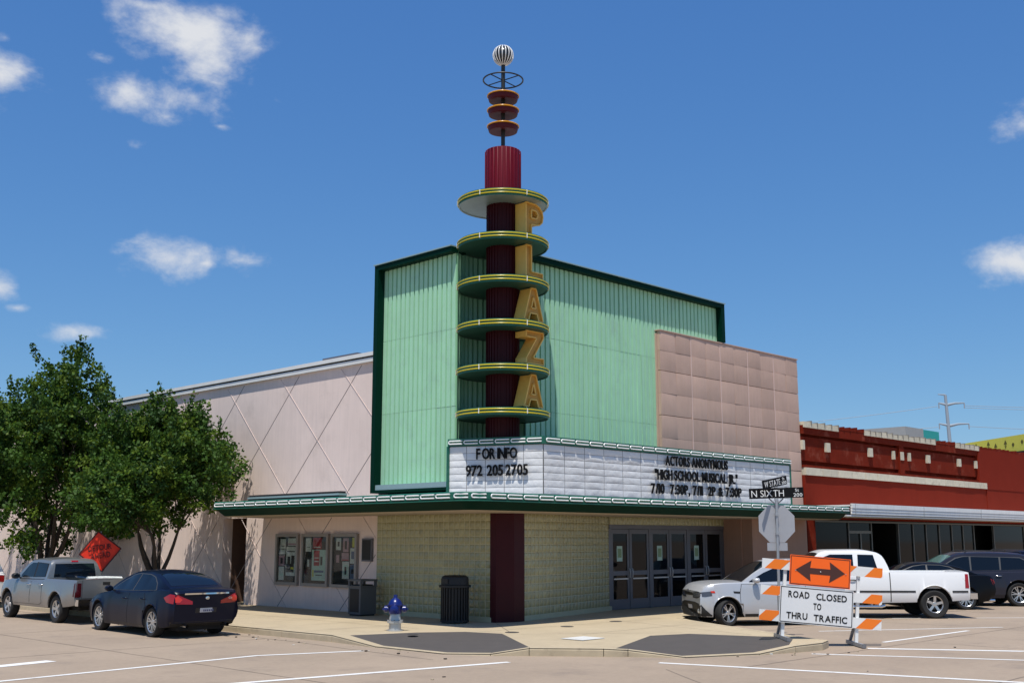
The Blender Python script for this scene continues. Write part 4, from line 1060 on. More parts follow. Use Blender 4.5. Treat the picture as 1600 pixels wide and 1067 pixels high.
    def patch(s, poly, axis, name, mname, off=.006, parent=None, res=.07, mirror=False, thick=.012, smooth=True):
        """poly: 2-D outline; axis: '+y' seen from the left: (x, z); '-x' from the rear: (y, z); '+x' front: (y,z); '+z' top: (x, y)"""
        outs = []
        for mir in ((1, -1) if mirror else (1,)):
            bm = bmesh.new(); vs = [bm.verts.new((p[0], p[1], 0)) for p in poly]; bm.faces.new(vs)
            # cut into a grid
            for ax in (0, 1):
                lo = min(p[ax] for p in poly); hi = max(p[ax] for p in poly); k = int((hi - lo) / res)
                for i in range(1, k + 1):
                    c = lo + (hi - lo) * i / (k + 1); co = [0, 0, 0]; co[ax] = c; no = [0, 0, 0]; no[ax] = 1
                    bmesh.ops.bisect_plane(bm, geom=bm.verts[:] + bm.edges[:] + bm.faces[:], plane_co=co, plane_no=no)
            good = True
            for v in bm.verts:
                a, b = v.co.x, v.co.y
                if axis == '+y': o, d = Vector((a, 4 * mir, b)), Vector((0, -mir, 0))
                elif axis == '-x': o, d = Vector((-6, a * mir, b)), Vector((1, 0, 0))
                elif axis == '+x': o, d = Vector((6, a * mir, b)), Vector((-1, 0, 0))
                else: o, d = Vector((a, b * mir, 5)), Vector((0, 0, -1))
                hit = s.bvh.ray_cast(o, d)
                if hit[0] is None:
                    hit = s.bvh.find_nearest(o + d * 3.2)
                v.co = hit[0] - d * off
            dvec = d
            bd = [e for e in bm.edges if len(e.link_faces) == 1]
            r_ = bmesh.ops.extrude_edge_only(bm, edges=bd)
            for v in [g for g in r_['geom'] if isinstance(g, bmesh.types.BMVert)]: v.co = v.co + dvec * (thick + off)
            bmesh.ops.recalc_face_normals(bm, faces=bm.faces[:])
            me = bpy.data.meshes.new(name); bm.to_mesh(me); bm.free(); me.materials.append(MATS[mname])
            if smooth: me.shade_smooth(); me.set_sharp_from_angle(angle=R(40))
            outs.append(link(name, me, parent or s.root))
        return outs
    def door(s, poly, axis='+y'):
        c = Vector((sum(p[0] for p in poly), sum(p[1] for p in poly))) / len(poly)
        big = [(p[0] + (.011 if p[0] > c.x else -.011), p[1] + (.009 if p[1] > c.y else -.009)) for p in poly]
        ds = s.patch(poly, axis, 'door', s.P['paint'], .0055, mirror=True)
        for k, d in enumerate(ds): pass
        sm = s.patch(big, axis, 'door_seam', 'black_trim', .0015, mirror=True)
        for d, q in zip(ds, sm): q.parent = d
        return ds
    def handle(s, x, z, doors=None, mname=None):
        for k, sg in enumerate((1, -1)):
            hit = s.bvh.ray_cast(Vector((x, 4 * sg, z)), Vector((0, -sg, 0)))[0]
            m = MB(); y = hit.y + sg * .03
            m.tube([(x - .10, y - sg * .03, z - .002), (x - .085, y, z), (x, y + sg * .008, z + .002), (x + .085, y, z + .004), (x + .10, y - sg * .03, z + .004)], .016, mname or s.P['paint'], 7)
            m.build('handle', doors[k] if doors else s.root, 60)
    def mirror(s, x, z, mname=None, size=1.0):
        for sg in (1, -1):
            hit = s.bvh.ray_cast(Vector((x, 4 * sg, z)), Vector((0, -sg, 0)))[0]; y = hit.y
            m = MB(); c = (x + .02, y + sg * .15, z + .06); v = []; k = 10
            prof = [(-.07, .62), (-.055, .92), (0, 1), (.05, .85), (.09, .45)]
            for dx, f in prof:
                for j in range(k):
                    a = 2 * math.pi * j / k; v.append((c[0] + dx * size, c[1] + sg * .105 * size * f * math.cos(a), c[2] + .075 * size * f * math.sin(a)))
            m.add(v, [(i * k + j, i * k + (j + 1) % k, (i + 1) * k + (j + 1) % k, (i + 1) * k + j) for i in range(len(prof) - 1) for j in range(k)] + [list(range((len(prof) - 1) * k, len(prof) * k))], mname or s.P['paint'])
            m.add(v[:k], [list(range(k))], 'car_glass')
            m.obox((x, y - sg * .03, z), (x + .01, y + sg * .1, z + .03), .05, .03, 'black_trim')
            m.build('mirror', s.root, 50)
    def place(s, wheel, heading, which=('r', 'l')):
        """put the ground contact of a wheel at world xy"""
        h = Vector((heading[0], heading[1])).normalized(); lf = Vector((-h.y, h.x)); P = s.P
        tr = P['hw'] - .06; sx = -P['wb'] / 2 if which[0] == 'r' else P['wb'] / 2; sy = tr if which[1] == 'l' else -tr
        o = Vector((wheel[0], wheel[1])) - h * sx - lf * sy
        s.root.location = (o.x, o.y, 0); s.root.rotation_euler = (0, 0, math.atan2(h.y, h.x))

SEDAN = dict(xf=2.33, xr=-2.43, wb=2.85, hw=.885, rw=.335, tw=.23, rim=.235, spokes=7, twin=True, ra=.385, paint='paint_navy', crease=.66, shoulder=.13, flare=.028,
    top=[(-2.43, .98), (-2.3, 1.045), (-1.75, 1.075), (-1.2, 1.01), (0, .965), (.9, .95), (1.4, .90), (1.9, .80), (2.2, .69), (2.33, .60)],
    bot=[(-2.43, .34), (-2.2, .27), (-1.7, .22), (0, .19), (1.7, .20), (2.33, .22)],
    plan=[(-2.43, .90), (-2.2, .96), (-1.5, 1.0), (0, .985), (1.3, 1.0), (1.9, .95), (2.33, .84)],
    front=[(.2, -.12), (.45, .02), (.65, 0), (.8, -.06)], rear=[(.3, -.14), (.45, .0), (.62, .045), (.78, .02), (.95, -.02), (1.06, -.01)],
    gh=dict(roof=[(-1.98, 1.06), (-1.75, 1.16), (-1.35, 1.32), (-1.0, 1.41), (-.55, 1.455), (-.1, 1.455), (.2, 1.41), (.55, 1.28), (.95, 1.09), (1.2, .955)], wb=[(-1.98, .66), (-1.4, .775), (-.6, .835), (.5, .83), (1.2, .75)], wt=[(-1.98, .60), (-.3, .60), (1.2, .60)], h=.47, rr=.10))
def sedan(label, paint, group=None, name='sedan_car', black=False):
    P = dict(SEDAN); P['paint'] = paint
    c = Car(name, label, 'car', P, group)
    f = [(-1.08, .26), (-1.16, .45), (-1.12, .66), (-1.04, .86), (-.98, .975), (-.20, .955), (-.18, .27)]
    d1 = c.door(f); d2 = c.door([(-.16, .27), (-.18, .955), (.96, .93), (1.0, .8), (1.0, .45), (.9, .27)])
    c.handle(-.92, .84, d1); c.handle(.02, .82, d2)
    win = [(-1.42, 1.04), (-1.30, 1.20), (-1.05, 1.335), (-.75, 1.395), (-.2, 1.405), (.12, 1.36), (.45, 1.24), (.80, 1.06), (.88, .99), (-.3, 1.005)]
    c.patch(win, '+y', 'window_trim', 'alloy_dark', .003, mirror=True)
    inn = [(-1.385, 1.052), (-1.28, 1.185), (-1.04, 1.318), (-.75, 1.377), (-.34, 1.388), (-.30, 1.017)]
    c.patch(inn, '+y', 'side_window', 'car_glass', .007, mirror=True)
    c.patch([(-.25, 1.017), (-.29, 1.388), (-.2, 1.388), (.10, 1.345), (.42, 1.225), (.77, 1.055), (.84, 1.002)], '+y', 'side_window', 'car_glass', .007, mirror=True)
    c.patch([(-1.80, -.60), (-1.80, .60), (-1.12, .52), (-1.12, -.52)], '+z', 'rear_window', 'car_glass', .006)
    c.patch([(1.06, -.66), (1.06, .66), (.30, .55), (.30, -.55)], '+z', 'windscreen', 'car_glass', .006)
    # tail lamps wrap the corner
    if not black: c.patch([(-2.34, .77), (-2.34, .965), (-2.2, .985), (-1.97, .90), (-2.1, .80)], '+y', 'tail_lamp_side', 'tail_red', .006, mirror=True)
    c.patch([(.80, .77), (.80, .962), (.70, .965), (.56, .90), (.36, .82), (.36, .75), (.62, .76)], '-x', 'tail_lamp', 'tail_red', .007, mirror=True)
    c.patch([(.77, .80), (.77, .93), (.70, .94), (.60, .86), (.66, .80)], '-x', 'tail_lens', 'tail_bright', .011, mirror=True)
    c.patch([(-.55, .965), (-.55, 1.0), (.55, 1.0), (.55, .965)], '-x', 'boot_lip', 'chrome' if not black else paint, .012)
    c.patch([(-.27, .555), (-.27, .665), (.27, .665), (.27, .555)], '-x', 'plate_recess', 'black_trim', .004)
    c.patch([(-.155, .565), (-.155, .66), (.155, .66), (.155, .565)], '-x', 'number_plate', 'plate_white', .012)
    m = MB(); [m.box(-2.474, -2.470, -.13 + .045 * k, -.10 + .045 * k, .59, .635, 'plate_ink') for k in range(6)]; m.build('plate_characters', c.root)
    c.patch([(.05 * math.cos(a), .885 + .035 * math.sin(a)) for a in np.linspace(0, 2 * math.pi, 13)[:-1]], '-x', 'emblem', 'chrome', .012)
    m = MB(); text_into(m, 'G35', (-2.462, -.50, .855), (0, -1, 0), None, .045, 'chrome', gap=.12) if not black else None
    if m.v: m.build('model_badge', c.root)
    c.patch([(-.86, .30), (-.82, .37), (.82, .37), (.86, .30)], '-x', 'bumper_vent', 'black_trim', .003)
    for sg in (1, -1):
        m = MB(); m.tube([(-2.2, sg * .5, .28), (-2.46, sg * .5, .275)], .042, 'chrome', 10, caps=False); m.build('exhaust', c.root, 50)
    c.patch([(.58, .62), (.80, .62), (.78, .74), (.55, .72)], '+x', 'headlight', 'lamp_clear', .006, mirror=True)
    c.patch([(-.40, .45), (-.42, .64), (.42, .64), (.40, .45)], '+x', 'grille', 'black_trim', .005)
    c.mirror(.72, .97)
    return c
def pix_ground(x, y, z=0.0):
    d = pix_dir(x, y); t = (z - CAMH) / d.z; return Vector((d.x * t, d.y * t))

nav = sedan('dark navy blue saloon car parked at the kerb with red tail lamps towards us', 'paint_navy')
nav.place((12.93, 24.22), (0.035, 1, 0))
blk = sedan('black saloon car mostly hidden behind the white pickup, red tail lamp showing', 'paint_black', black=True)
blk.place((35.95, 15.1), (-RT + FW * .02))

# ---- crew cab pickup, silver
def pickup(label, P, crew, name='pickup_truck'):
    return Car(name, label, 'pickup', P)
CREW = dict(xf=2.48, xr=-2.72, wb=3.2, hw=.875, rw=.365, tw=.24, rim=.225, spokes=5, twin=False, ra=.45, paint='paint_warm_silver', crease=.78, shoulder=.10, flare=.045, tumble=.955,
    top=[(-2.72, 1.13), (-2.6, 1.14), (-.8, 1.14), (-.7, 1.11), (.9, 1.09), (1.2, 1.10), (1.7, 1.06), (2.2, 1.0), (2.40, .92), (2.48, .82)],
    bot=[(-2.72, .50), (-2.2, .44), (-1.6, .40), (0, .37), (1.6, .38), (2.48, .42)],
    plan=[(-2.72, .97), (-2.5, .985), (-.6, 1), (1.5, 1.0), (2.1, .96), (2.48, .86)],
    front=[(.3, -.06), (.5, .04), (.7, .0), (1.0, -.05)], rear=[(.4, 0), (1.2, 0)], rround=.03, bed=(-2.64, -.80),
    gh=dict(roof=[(-.80, 1.12), (-.78, 1.30), (-.72, 1.56), (-.60, 1.645), (-.1, 1.675), (.5, 1.655), (.68, 1.61), (.95, 1.42), (1.28, 1.15)], wb=[(-.80, .80), (1.28, .78)], wt=[(-.8, .655), (1.28, .655)], h=.56, rr=.10))
tk = Car('pickup_truck', 'silver four-door pickup truck parked under the trees ahead of the navy car', 'pickup', CREW)
tk.patch([(-.66, 1.18), (-.60, 1.54), (.18, 1.57), (.16, 1.16)], '+y', 'window_trim', 'black_trim', .003, mirror=True)
tk.patch([(-.62, 1.19), (-.56, 1.52), (.05, 1.55), (.03, 1.175)], '+y', 'side_window', 'car_glass', .007, mirror=True)
tk.patch([(.12, 1.17), (.14, 1.55), (.46, 1.55), (.66, 1.48), (1.0, 1.20), (.98, 1.155)], '+y', 'side_window', 'car_glass', .007, mirror=True)
d1 = tk.door([(-.70, .50), (-.66, .9), (-.70, 1.12), (.06, 1.11), (.06, .45), (-.55, .45)]); d2 = tk.door([(.09, .45), (.09, 1.11), (1.05, 1.10), (1.10, .95), (1.10, .45)])
tk.handle(-.58, .98, d1, 'chrome'); tk.handle(.2, .97, d2, 'chrome')
tk.patch([(-.60, 1.17), (-.55, 1.53), (.55, 1.53), (.60, 1.17)], '-x', 'rear_window', 'car_glass', .006)
tk.patch([(-.10, 1.575), (-.10, 1.615), (.10, 1.615), (.10, 1.575)], '-x', 'brake_lamp', 'tail_red', .008)
tk.patch([(.30, -.60), (.30, .60), (0, .6), (0, -.6)], '+z', 'roof_seam', 'paint_warm_silver', .002)
tk.patch([(1.22, -.64), (1.22, .64), (.72, .57), (.72, -.57)], '+z', 'windscreen', 'car_glass', .006)
tk.patch([(-2.73, .70), (-2.73, 1.06), (-2.62, 1.06), (-2.60, .72)], '+y', 'tail_lamp_side', 'tail_dark', .006, mirror=True)
tk.patch([(.68, .70), (.68, 1.06), (.84, 1.06), (.84, .70)], '-x', 'tail_lamp', 'tail_dark', .008, mirror=True)
tk.patch([(-.655, .66), (-.655, 1.13), (.655, 1.13), (.655, .66)], '-x', 'tailgate_seam', 'black_trim', .0015); tk.patch([(-.645, .67), (-.645, 1.135), (.645, 1.135), (.645, .67)], '-x', 'tailgate', 'paint_warm_silver', .006)
tk.patch([(-.1, 1.0), (-.1, 1.08), (.1, 1.08), (.1, 1.0)], '-x', 'tailgate_handle', 'black_trim', .010)
m = MB(); m.box(-2.88, -2.70, -.82, .82, .48, .64, 'chrome'); m.box(-2.86, -2.70, -.80, .80, .641, .66, 'black_trim'); m.box(-2.79, -2.77, -.15, .15, .36, .47, 'plate_white'); m.build('rear_bumper', tk.root)
m = MB(); m.box(-2.60, -.9, -.70, .70, 1.02, 1.06, 'black_trim'); m.tube([(-2.45, -.55, 1.13), (-2.4, -.1, 1.15), (-2.42, .4, 1.15)], .07, 'paper_white', 10); m.build('bed_load', tk.root, 50)
tk.mirror(.98, 1.12, 'black_trim', 1.15)
tk.place((13.30, 30.15), (0.0, 1, 0))

# ---- white extended cab pickup
XCAB = dict(xf=2.85, xr=-2.98, wb=3.9, hw=.975, rw=.395, tw=.27, rim=.235, spokes=5, twin=False, ra=.50, paint='paint_white', crease=.86, shoulder=.10, flare=.03, tumble=.96,
    top=[(-2.98, 1.27), (-2.9, 1.285), (-.75, 1.285), (1.6, 1.25), (2.3, 1.20), (2.7, 1.12), (2.85, 1.0)],
    bot=[(-2.98, .52), (-2.4, .48), (0, .43), (2.0, .43), (2.85, .48)],
    plan=[(-2.98, .97), (-2.75, .985), (-.6, 1), (2.0, 1.0), (2.5, .97), (2.85, .90)],
    front=[(.3, 0), (1.2, 0)], rear=[(.4, 0), (1.3, 0)], rround=.03, fround=.1, bed=(-2.9, -.76),
    gh=dict(roof=[(-.76, 1.27), (-.72, 1.45), (-.60, 1.74), (-.45, 1.83), (.0, 1.89), (.9, 1.88), (1.15, 1.82), (1.45, 1.55), (1.78, 1.27)], wb=[(-.76, .90), (1.78, .86)], wt=[(-.76, .74), (1.78, .74)], h=.62, rr=.11))
wt = Car('pickup_truck', 'white extended-cab pickup truck angle parked behind the striped barricade', 'pickup', XCAB)
wt.patch([(-.42, 1.36), (-.34, 1.76), (.10, 1.77), (.13, 1.36)], '+y', 'side_window', 'car_glass', .007, mirror=True)
wt.patch([(.25, 1.36), (.24, 1.77), (.88, 1.77), (1.06, 1.70), (1.42, 1.38), (1.40, 1.35)], '+y', 'side_window', 'car_glass', .007, mirror=True)
dd = wt.door([(.20, .60), (.20, 1.26), (1.5, 1.24), (1.5, .60)]); wt.handle(.34, 1.06, dd, 'black_trim')
wt.patch([(-2.96, .72), (-2.96, .77), (-2.45, .77), (-2.45, .72)], '+y', 'side_moulding', 'black_trim', .008, mirror=True)
wt.patch([(-1.42, .72), (-1.42, .77), (1.4, .77), (1.4, .72)], '+y', 'side_moulding', 'black_trim', .009, mirror=True)
wt.patch([(-.74, .46), (-.74, 1.27), (-.715, 1.27), (-.715, .46)], '+y', 'cab_seam', 'black_trim', .004, mirror=True)
wt.patch([(-2.985, .84), (-2.985, 1.23), (-2.84, 1.23), (-2.82, .84)], '+y', 'tail_lamp', 'tail_red', .008, mirror=True)
wt.patch([(.80, .86), (.80, 1.22), (.94, 1.22), (.94, .86)], '-x', 'tail_lamp_rear', 'tail_red', .008, mirror=True)
wt.patch([(-.6, 1.36), (-.52, 1.74), (.52, 1.74), (.6, 1.36)], '-x', 'rear_window', 'car_glass', .006)
wt.patch([(1.70, -.70), (1.70, .70), (1.2, .62), (1.2, -.62)], '+z', 'windscreen', 'car_glass', .006)
m = MB(); m.box(-3.16, -2.96, -.93, .93, .54, .70, 'chrome'); m.box(-3.14, -2.96, -.9, .9, .701, .72, 'black_trim'); m.build('rear_bumper', wt.root)
for sg in (1, -1):
    m = MB(); m.tube([(1.35, sg * .93, .36), (1.25, sg * .97, .33), (-.45, sg * .97, .33), (-.55, sg * .93, .36)], .04, 'chrome', 10); m.build('side_step', wt.root, 50)
wt.mirror(1.42, 1.28, 'black_trim', 1.2)
wt.place(pix_ground(1462, 966), (-RT + FW * .03))

# ---- boxy silver hatchback
BOX = dict(xf=2.08, xr=-2.03, wb=2.57, hw=.90, rw=.335, tw=.235, rim=.235, spokes=5, twin=True, ra=.40, paint='paint_silver', crease=.70, shoulder=.12, flare=.035, steer=.42,
    top=[(-2.03, 1.0), (-1.8, 1.10), (0, 1.08), (.75, 1.10), (1.3, 1.09), (1.75, 1.04), (1.98, .97), (2.08, .86)],
    bot=[(-2.03, .32), (-1.6, .26), (0, .235), (1.6, .235), (2.12, .24)],
    plan=[(-2.03, .93), (-1.7, .98), (0, 1), (1.3, 1), (1.8, .95), (2.12, .85)],
    front=[(.2, -.04), (.4, .03), (.6, .03), (.8, 0), (1.0, -.06)], rear=[(.3, -.05), (.5, .05), (.7, .03), (1.1, 0)], fround=.2,
    gh=dict(roof=[(-2.0, 1.05), (-1.92, 1.25), (-1.75, 1.52), (-1.5, 1.63), (-.8, 1.665), (-.3, 1.655), (-.02, 1.61), (.38, 1.40), (.86, 1.09)], wb=[(-2.0, .80), (-1, .84), (.86, .82)], wt=[(-2.0, .62), (.86, .64)], h=.60, rr=.12))
so = Car('hatchback_car', 'silver boxy hatchback nosed up to the kerb in front of the cinema doors', 'car', BOX)
so.patch([(-1.62, 1.16), (-1.5, 1.45), (-.38, 1.50), (-.1, 1.46), (.22, 1.34), (.66, 1.12), (.64, 1.10)], '+y', 'side_window', 'car_glass', .006, mirror=True)
so.patch([(.84, -.72), (.84, .72), (.03, .60), (.03, -.60)], '+z', 'windscreen', 'car_glass', .006)
d1 = so.door([(-.06, .30), (-.06, 1.02), (.88, 1.05), (.93, .85), (.93, .45), (.86, .30)]); d2 = so.door([(-.95, .30), (-.98, .5), (-.85, .85), (-.85, 1.02), (-.09, 1.02), (-.09, .30)])
so.handle(.08, .93, d1)
so.patch([(.93, .82), (.93, .87), (1.12, .88), (1.10, .83)], '+y', 'fender_vent', 'black_trim', .006, mirror=True)
so.patch([(.30, .70), (.40, .845), (.60, .865), (.80, .845), (.80, .74), (.60, .695)], '+x', 'headlight_surround', 'black_trim', .004, mirror=True)
so.patch([(.36, .72), (.43, .83), (.60, .85), (.76, .83), (.76, .75), (.60, .715)], '+x', 'headlight', 'lamp_dark', .009, mirror=True)
so.patch([(1.68, .77), (1.70, .88), (1.98, .85), (2.05, .75), (1.85, .74)], '+y', 'headlight_side', 'lamp_dark', .008, mirror=True)
so.patch([(1.60, .84), (1.62, .89), (1.72, .885), (1.70, .84)], '+y', 'marker_lamp', 'tail_bright', .011, mirror=True)
so.patch([(-.34, .76), (-.36, .84), (.36, .84), (.34, .76)], '+x', 'grille', 'black_trim', .006)
so.patch([(-.80, .243), (-.80, .42), (-.68, .56), (-.45, .60), (.45, .60), (.68, .56), (.80, .42), (.80, .243)], '+x', 'lower_grille', 'black_trim', .012, None, .045)
so.patch([(1.62, .25), (1.70, .25), (2.02, .26), (2.03, .50), (1.96, .54), (1.86, .42), (1.74, .31)], '+y', 'bumper_skirt', 'black_trim', .010, None, .04, mirror=True)
so.patch([(-.16, .42), (-.16, .52), (.16, .52), (.16, .42)], '+x', 'number_plate', 'plate_white', .022)
so.patch([(.06 * math.cos(a), .885 + .03 * math.sin(a)) for a in np.linspace(0, 2 * math.pi, 13)[:-1]], '+x', 'emblem', 'chrome', .012)
so.patch([(-.83, .24), (-.83, .31), (.82, .31), (.82, .24)], '+y', 'sill', 'black_trim', .008, mirror=True)
for sg in (1, -1):
    m = MB(); m.lathe([(.0, .012), (.05, .01), (.06, 0)], (0, 0, 0), 'lamp_clear', 14, 'x'); o = m.build('fog_lamp', so.root, 40); h_ = so.bvh.ray_cast(Vector((6, sg * .66, .38)), Vector((-1, 0, 0)))[0]; o.location = (h_.x + .012, sg * .66, .38); o.rotation_euler = (0, 0, sg * .5)
so.mirror(.50, 1.09)
so.place(pix_ground(1137, 978), (-RT * .988 - FW * .155), ('f', 'l'))

# ---- dark SUV and the car beyond it
SUV = dict(xf=2.55, xr=-2.55, wb=3.0, hw=.98, rw=.39, tw=.26, rim=.265, spokes=6, twin=True, ra=.46, paint='paint_indigo', crease=.80, shoulder=.12, flare=.03,
    top=[(-2.55, 1.05), (-2.3, 1.14), (0, 1.10), (1.0, 1.10), (1.6, 1.06), (2.2, .98), (2.45, .88), (2.55, .76)],
    bot=[(-2.55, .36), (-2, .30), (0, .27), (2, .28), (2.55, .3)], plan=[(-2.55, .93), (-2.2, .98), (0, 1), (1.6, 1), (2.2, .95), (2.55, .86)],
    front=[(.2, -.05), (.5, .03), (1, -.06)], rear=[(.3, -.05), (.6, .04), (1.1, 0)],
    gh=dict(roof=[(-2.45, 1.12), (-2.3, 1.40), (-2.0, 1.66), (-1.6, 1.73), (-.6, 1.77), (.2, 1.75), (.5, 1.68), (.9, 1.46), (1.45, 1.10)], wb=[(-2.45, .86), (1.45, .86)], wt=[(-2.45, .68), (1.45, .68)], h=.62, rr=.12))
def suv(label, paint, name='suv_car'):
    P = dict(SUV); P['paint'] = paint; s = Car(name, label, 'car', P)
    trim = [(-2.1, 1.20), (-1.98, 1.46), (-1.7, 1.60), (.2, 1.64), (.46, 1.585), (.78, 1.41), (1.16, 1.18), (1.12, 1.15)]
    s.patch(trim, '+y', 'window_trim', 'alloy_dark', .003, mirror=True)
    for q in ([(-2.05, 1.21), (-1.95, 1.44), (-1.7, 1.575), (-1.05, 1.60), (-1.0, 1.19)], [(-.95, 1.19), (-.99, 1.60), (-.06, 1.62), (-.02, 1.175)], [(.03, 1.175), (0, 1.62), (.2, 1.615), (.44, 1.56), (.75, 1.395), (1.09, 1.175)]):
        s.patch(q, '+y', 'side_window', 'car_glass', .007, mirror=True)
    s.patch([(1.34, -.72), (1.34, .72), (.58, .62), (.58, -.62)], '+z', 'windscreen', 'screen_teal', .006)
    d1 = s.door([(.02, .38), (.02, 1.09), (1.05, 1.08), (1.08, .7), (1.0, .38)]); d2 = s.door([(-.98, .38), (-1.08, .6), (-.98, .85), (-.98, 1.1), (-.02, 1.09), (-.02, .38)])
    s.handle(.16, .98, d1, 'chrome'); s.handle(-.84, .99, d2, 'chrome')
    s.patch([(-2.56, .82), (-2.54, 1.04), (-2.3, 1.06), (-2.28, .92)], '+y', 'tail_lamp', 'tail_red', .006, mirror=True)
    s.patch([(.84, .82), (.84, 1.04), (.5, 1.02), (.5, .9)], '-x', 'tail_lamp_rear', 'tail_red', .006, mirror=True)
    s.patch([(-.6, 1.22), (-.5, 1.56), (.5, 1.56), (.6, 1.22)], '-x', 'rear_window', 'car_glass', .006)
    s.patch([(2.0, .78), (2.0, .92), (2.40, .86), (2.45, .76)], '+y', 'headlight', 'lamp_clear', .006, mirror=True)
    m = MB()
    for sg in (1, -1): m.tube([(.1, sg * .6, 1.76), (.0, sg * .6, 1.82), (-1.7, sg * .6, 1.79), (-1.8, sg * .6, 1.73)], .018, 'black_trim', 6)
    m.build('roof_rail', s.root, 50); s.mirror(.98, 1.12)
    return s
sv = suv('dark indigo SUV parked at the right edge beyond the black saloon', 'paint_indigo'); sv.place(pix_ground(1594, 947), (-RT + FW * .02))
s2 = suv('dark blue SUV whose roof just shows behind the nearer SUV', 'paint_navy'); s2.place(pix_ground(1594, 947) + Vector((4.7, .5)) , (-RT + FW * .02))
s3 = suv('white car cut off by the left edge of the picture, red tail lamp showing', 'paint_white'); s3.place((13.15, 38.9), (-.01, 1, 0))

# ================================================================== STREET THINGS
def hydrant():
    p = pix_ground(617, 985, .15); t = thing('fire_hydrant', 'silver fire hydrant with a bright blue top on the corner pavement', 'fire hydrant', (p.x, p.y, .15), -(math.pi / 2 - AZ))
    m = MB(); m.lathe([(.20, 0), (.20, .03), (.15, .035), (.145, .18), (.195, .19), (.195, .25), (.15, .255), (.125, .40)], (0, 0, 0), 'hydrant_silver', 28); m.build('barrel', t, 35)
    bl = MB(); bl.box(-.01, .01, .0, .01, -.015, .015, 'hydrant_silver'); b = MB()
    b.tube([(0, 0, 0), (0, 0, .022)], .016, 'galv_dark', 6); bm_ = b.mesh('bolt')
    for k in range(8): link('bolt', bm_, t, (.175 * math.cos(k * math.pi / 4), .175 * math.sin(k * math.pi / 4), .25))
    m = MB(); m.lathe([(.125, .40), (.15, .41), (.16, .46), (.16, .56), (.165, .60), (.19, .605), (.19, .64), (.165, .645), (.15, .69), (.11, .745), (.06, .78), (.05, .79), (.045, .86), (.0, .865)], (0, 0, 0), 'hydrant_blue', 28); top = m.build('bonnet', t, 35)
    t.scale = (.93, .93, .93)
    for a, r, L_ in ((0, .062, .26), (math.pi, .062, .26), (-math.pi / 2, .085, .27)):
        m = MB(); d = Vector((math.cos(a), math.sin(a), 0))
        m.tube([d * .1 + Vector((0, 0, .52)), d * .19 + Vector((0, 0, .52)), d * .191 + Vector((0, 0, .52)), d * L_ + Vector((0, 0, .52)), d * (L_ + .03) + Vector((0, 0, .52))], [r, r, r + .022, r + .02, r * .45], 'hydrant_blue', 12)
        m.obox(d * (L_ + .02) + Vector((0, 0, .52)), d * (L_ + .06) + Vector((0, 0, .52)), .035, .035, 'hydrant_blue'); m.build('nozzle_cap', t, 40)
hydrant()

def litter_bin():
    p = Vector((19.35, 21.0)); t = thing('litter_bin', 'tall round black litter bin with slatted sides by the glass block wall', 'litter bin', (p.x, p.y, .15))
    m = MB(); m.lathe([(.0, .06), (.30, .06), (.31, .90), (.0, .90)], (0, 0, 0), 'bin_black', 32); m.build('liner', t, 40)
    m = MB(); m.lathe([(.33, .03), (.36, .03), (.36, .08), (.33, .08)], (0, 0, 0), 'bin_black', 32); m.lathe([(.35, .86), (.40, .87), (.40, .92), (.35, .93)], (0, 0, 0), 'bin_black', 32); m.build('hoop', t, 40)
    s = MB(); s.box(.33, .352, -.02, .02, .03, .90, 'bin_black'); sm = s.mesh('slat')
    for k in range(28): link('slat', sm, t).rotation_euler = (0, 0, 2 * math.pi * k / 28)
    m = MB(); m.lathe([(.35, .93), (.345, 1.06), (.33, 1.12), (.27, 1.16), (.0, 1.17)], (0, 0, 0), 'bin_black', 32); m.box(-.36, -.33, -.12, .12, .96, 1.08, 'board_black'); m.build('lid', t, 35)
    f = MB(); f.box(.24, .34, -.03, .03, 0, .06, 'bin_black'); fm = f.mesh('foot')
    for k in range(4): link('foot', fm, t).rotation_euler = (0, 0, math.pi * k / 2 + .4)
    t = thing('litter_bin', 'square dark grey waste bin against the pink wall beside the poster cases', 'litter bin', (19.45, 24.85, .15))
    m = MB(); m.box(-.27, .27, -.27, .27, .04, .78, 'bin_grey'); m.build('cabinet', t)
    m = MB(); m.box(-.30, .30, -.30, .30, .78, .80, 'bin_grey'); m.box(-.29, .29, -.29, .29, .92, .97, 'bin_grey'); [m.box(x - .03, x + .03, y - .03, y + .03, .80, .92, 'bin_grey') for x in (-.25, .25) for y in (-.25, .25)]; m.box(-.2, .2, -.2, .2, .8, .83, 'board_black'); m.build('hood', t)
    m = MB(); m.box(-.275, -.271, -.20, .20, .1, .72, 'bin_black'); m.build('door', t)
    m = MB(); m.box(-.24, .24, -.24, .24, 0, .04, 'bin_black'); m.build('base', t)
litter_bin()

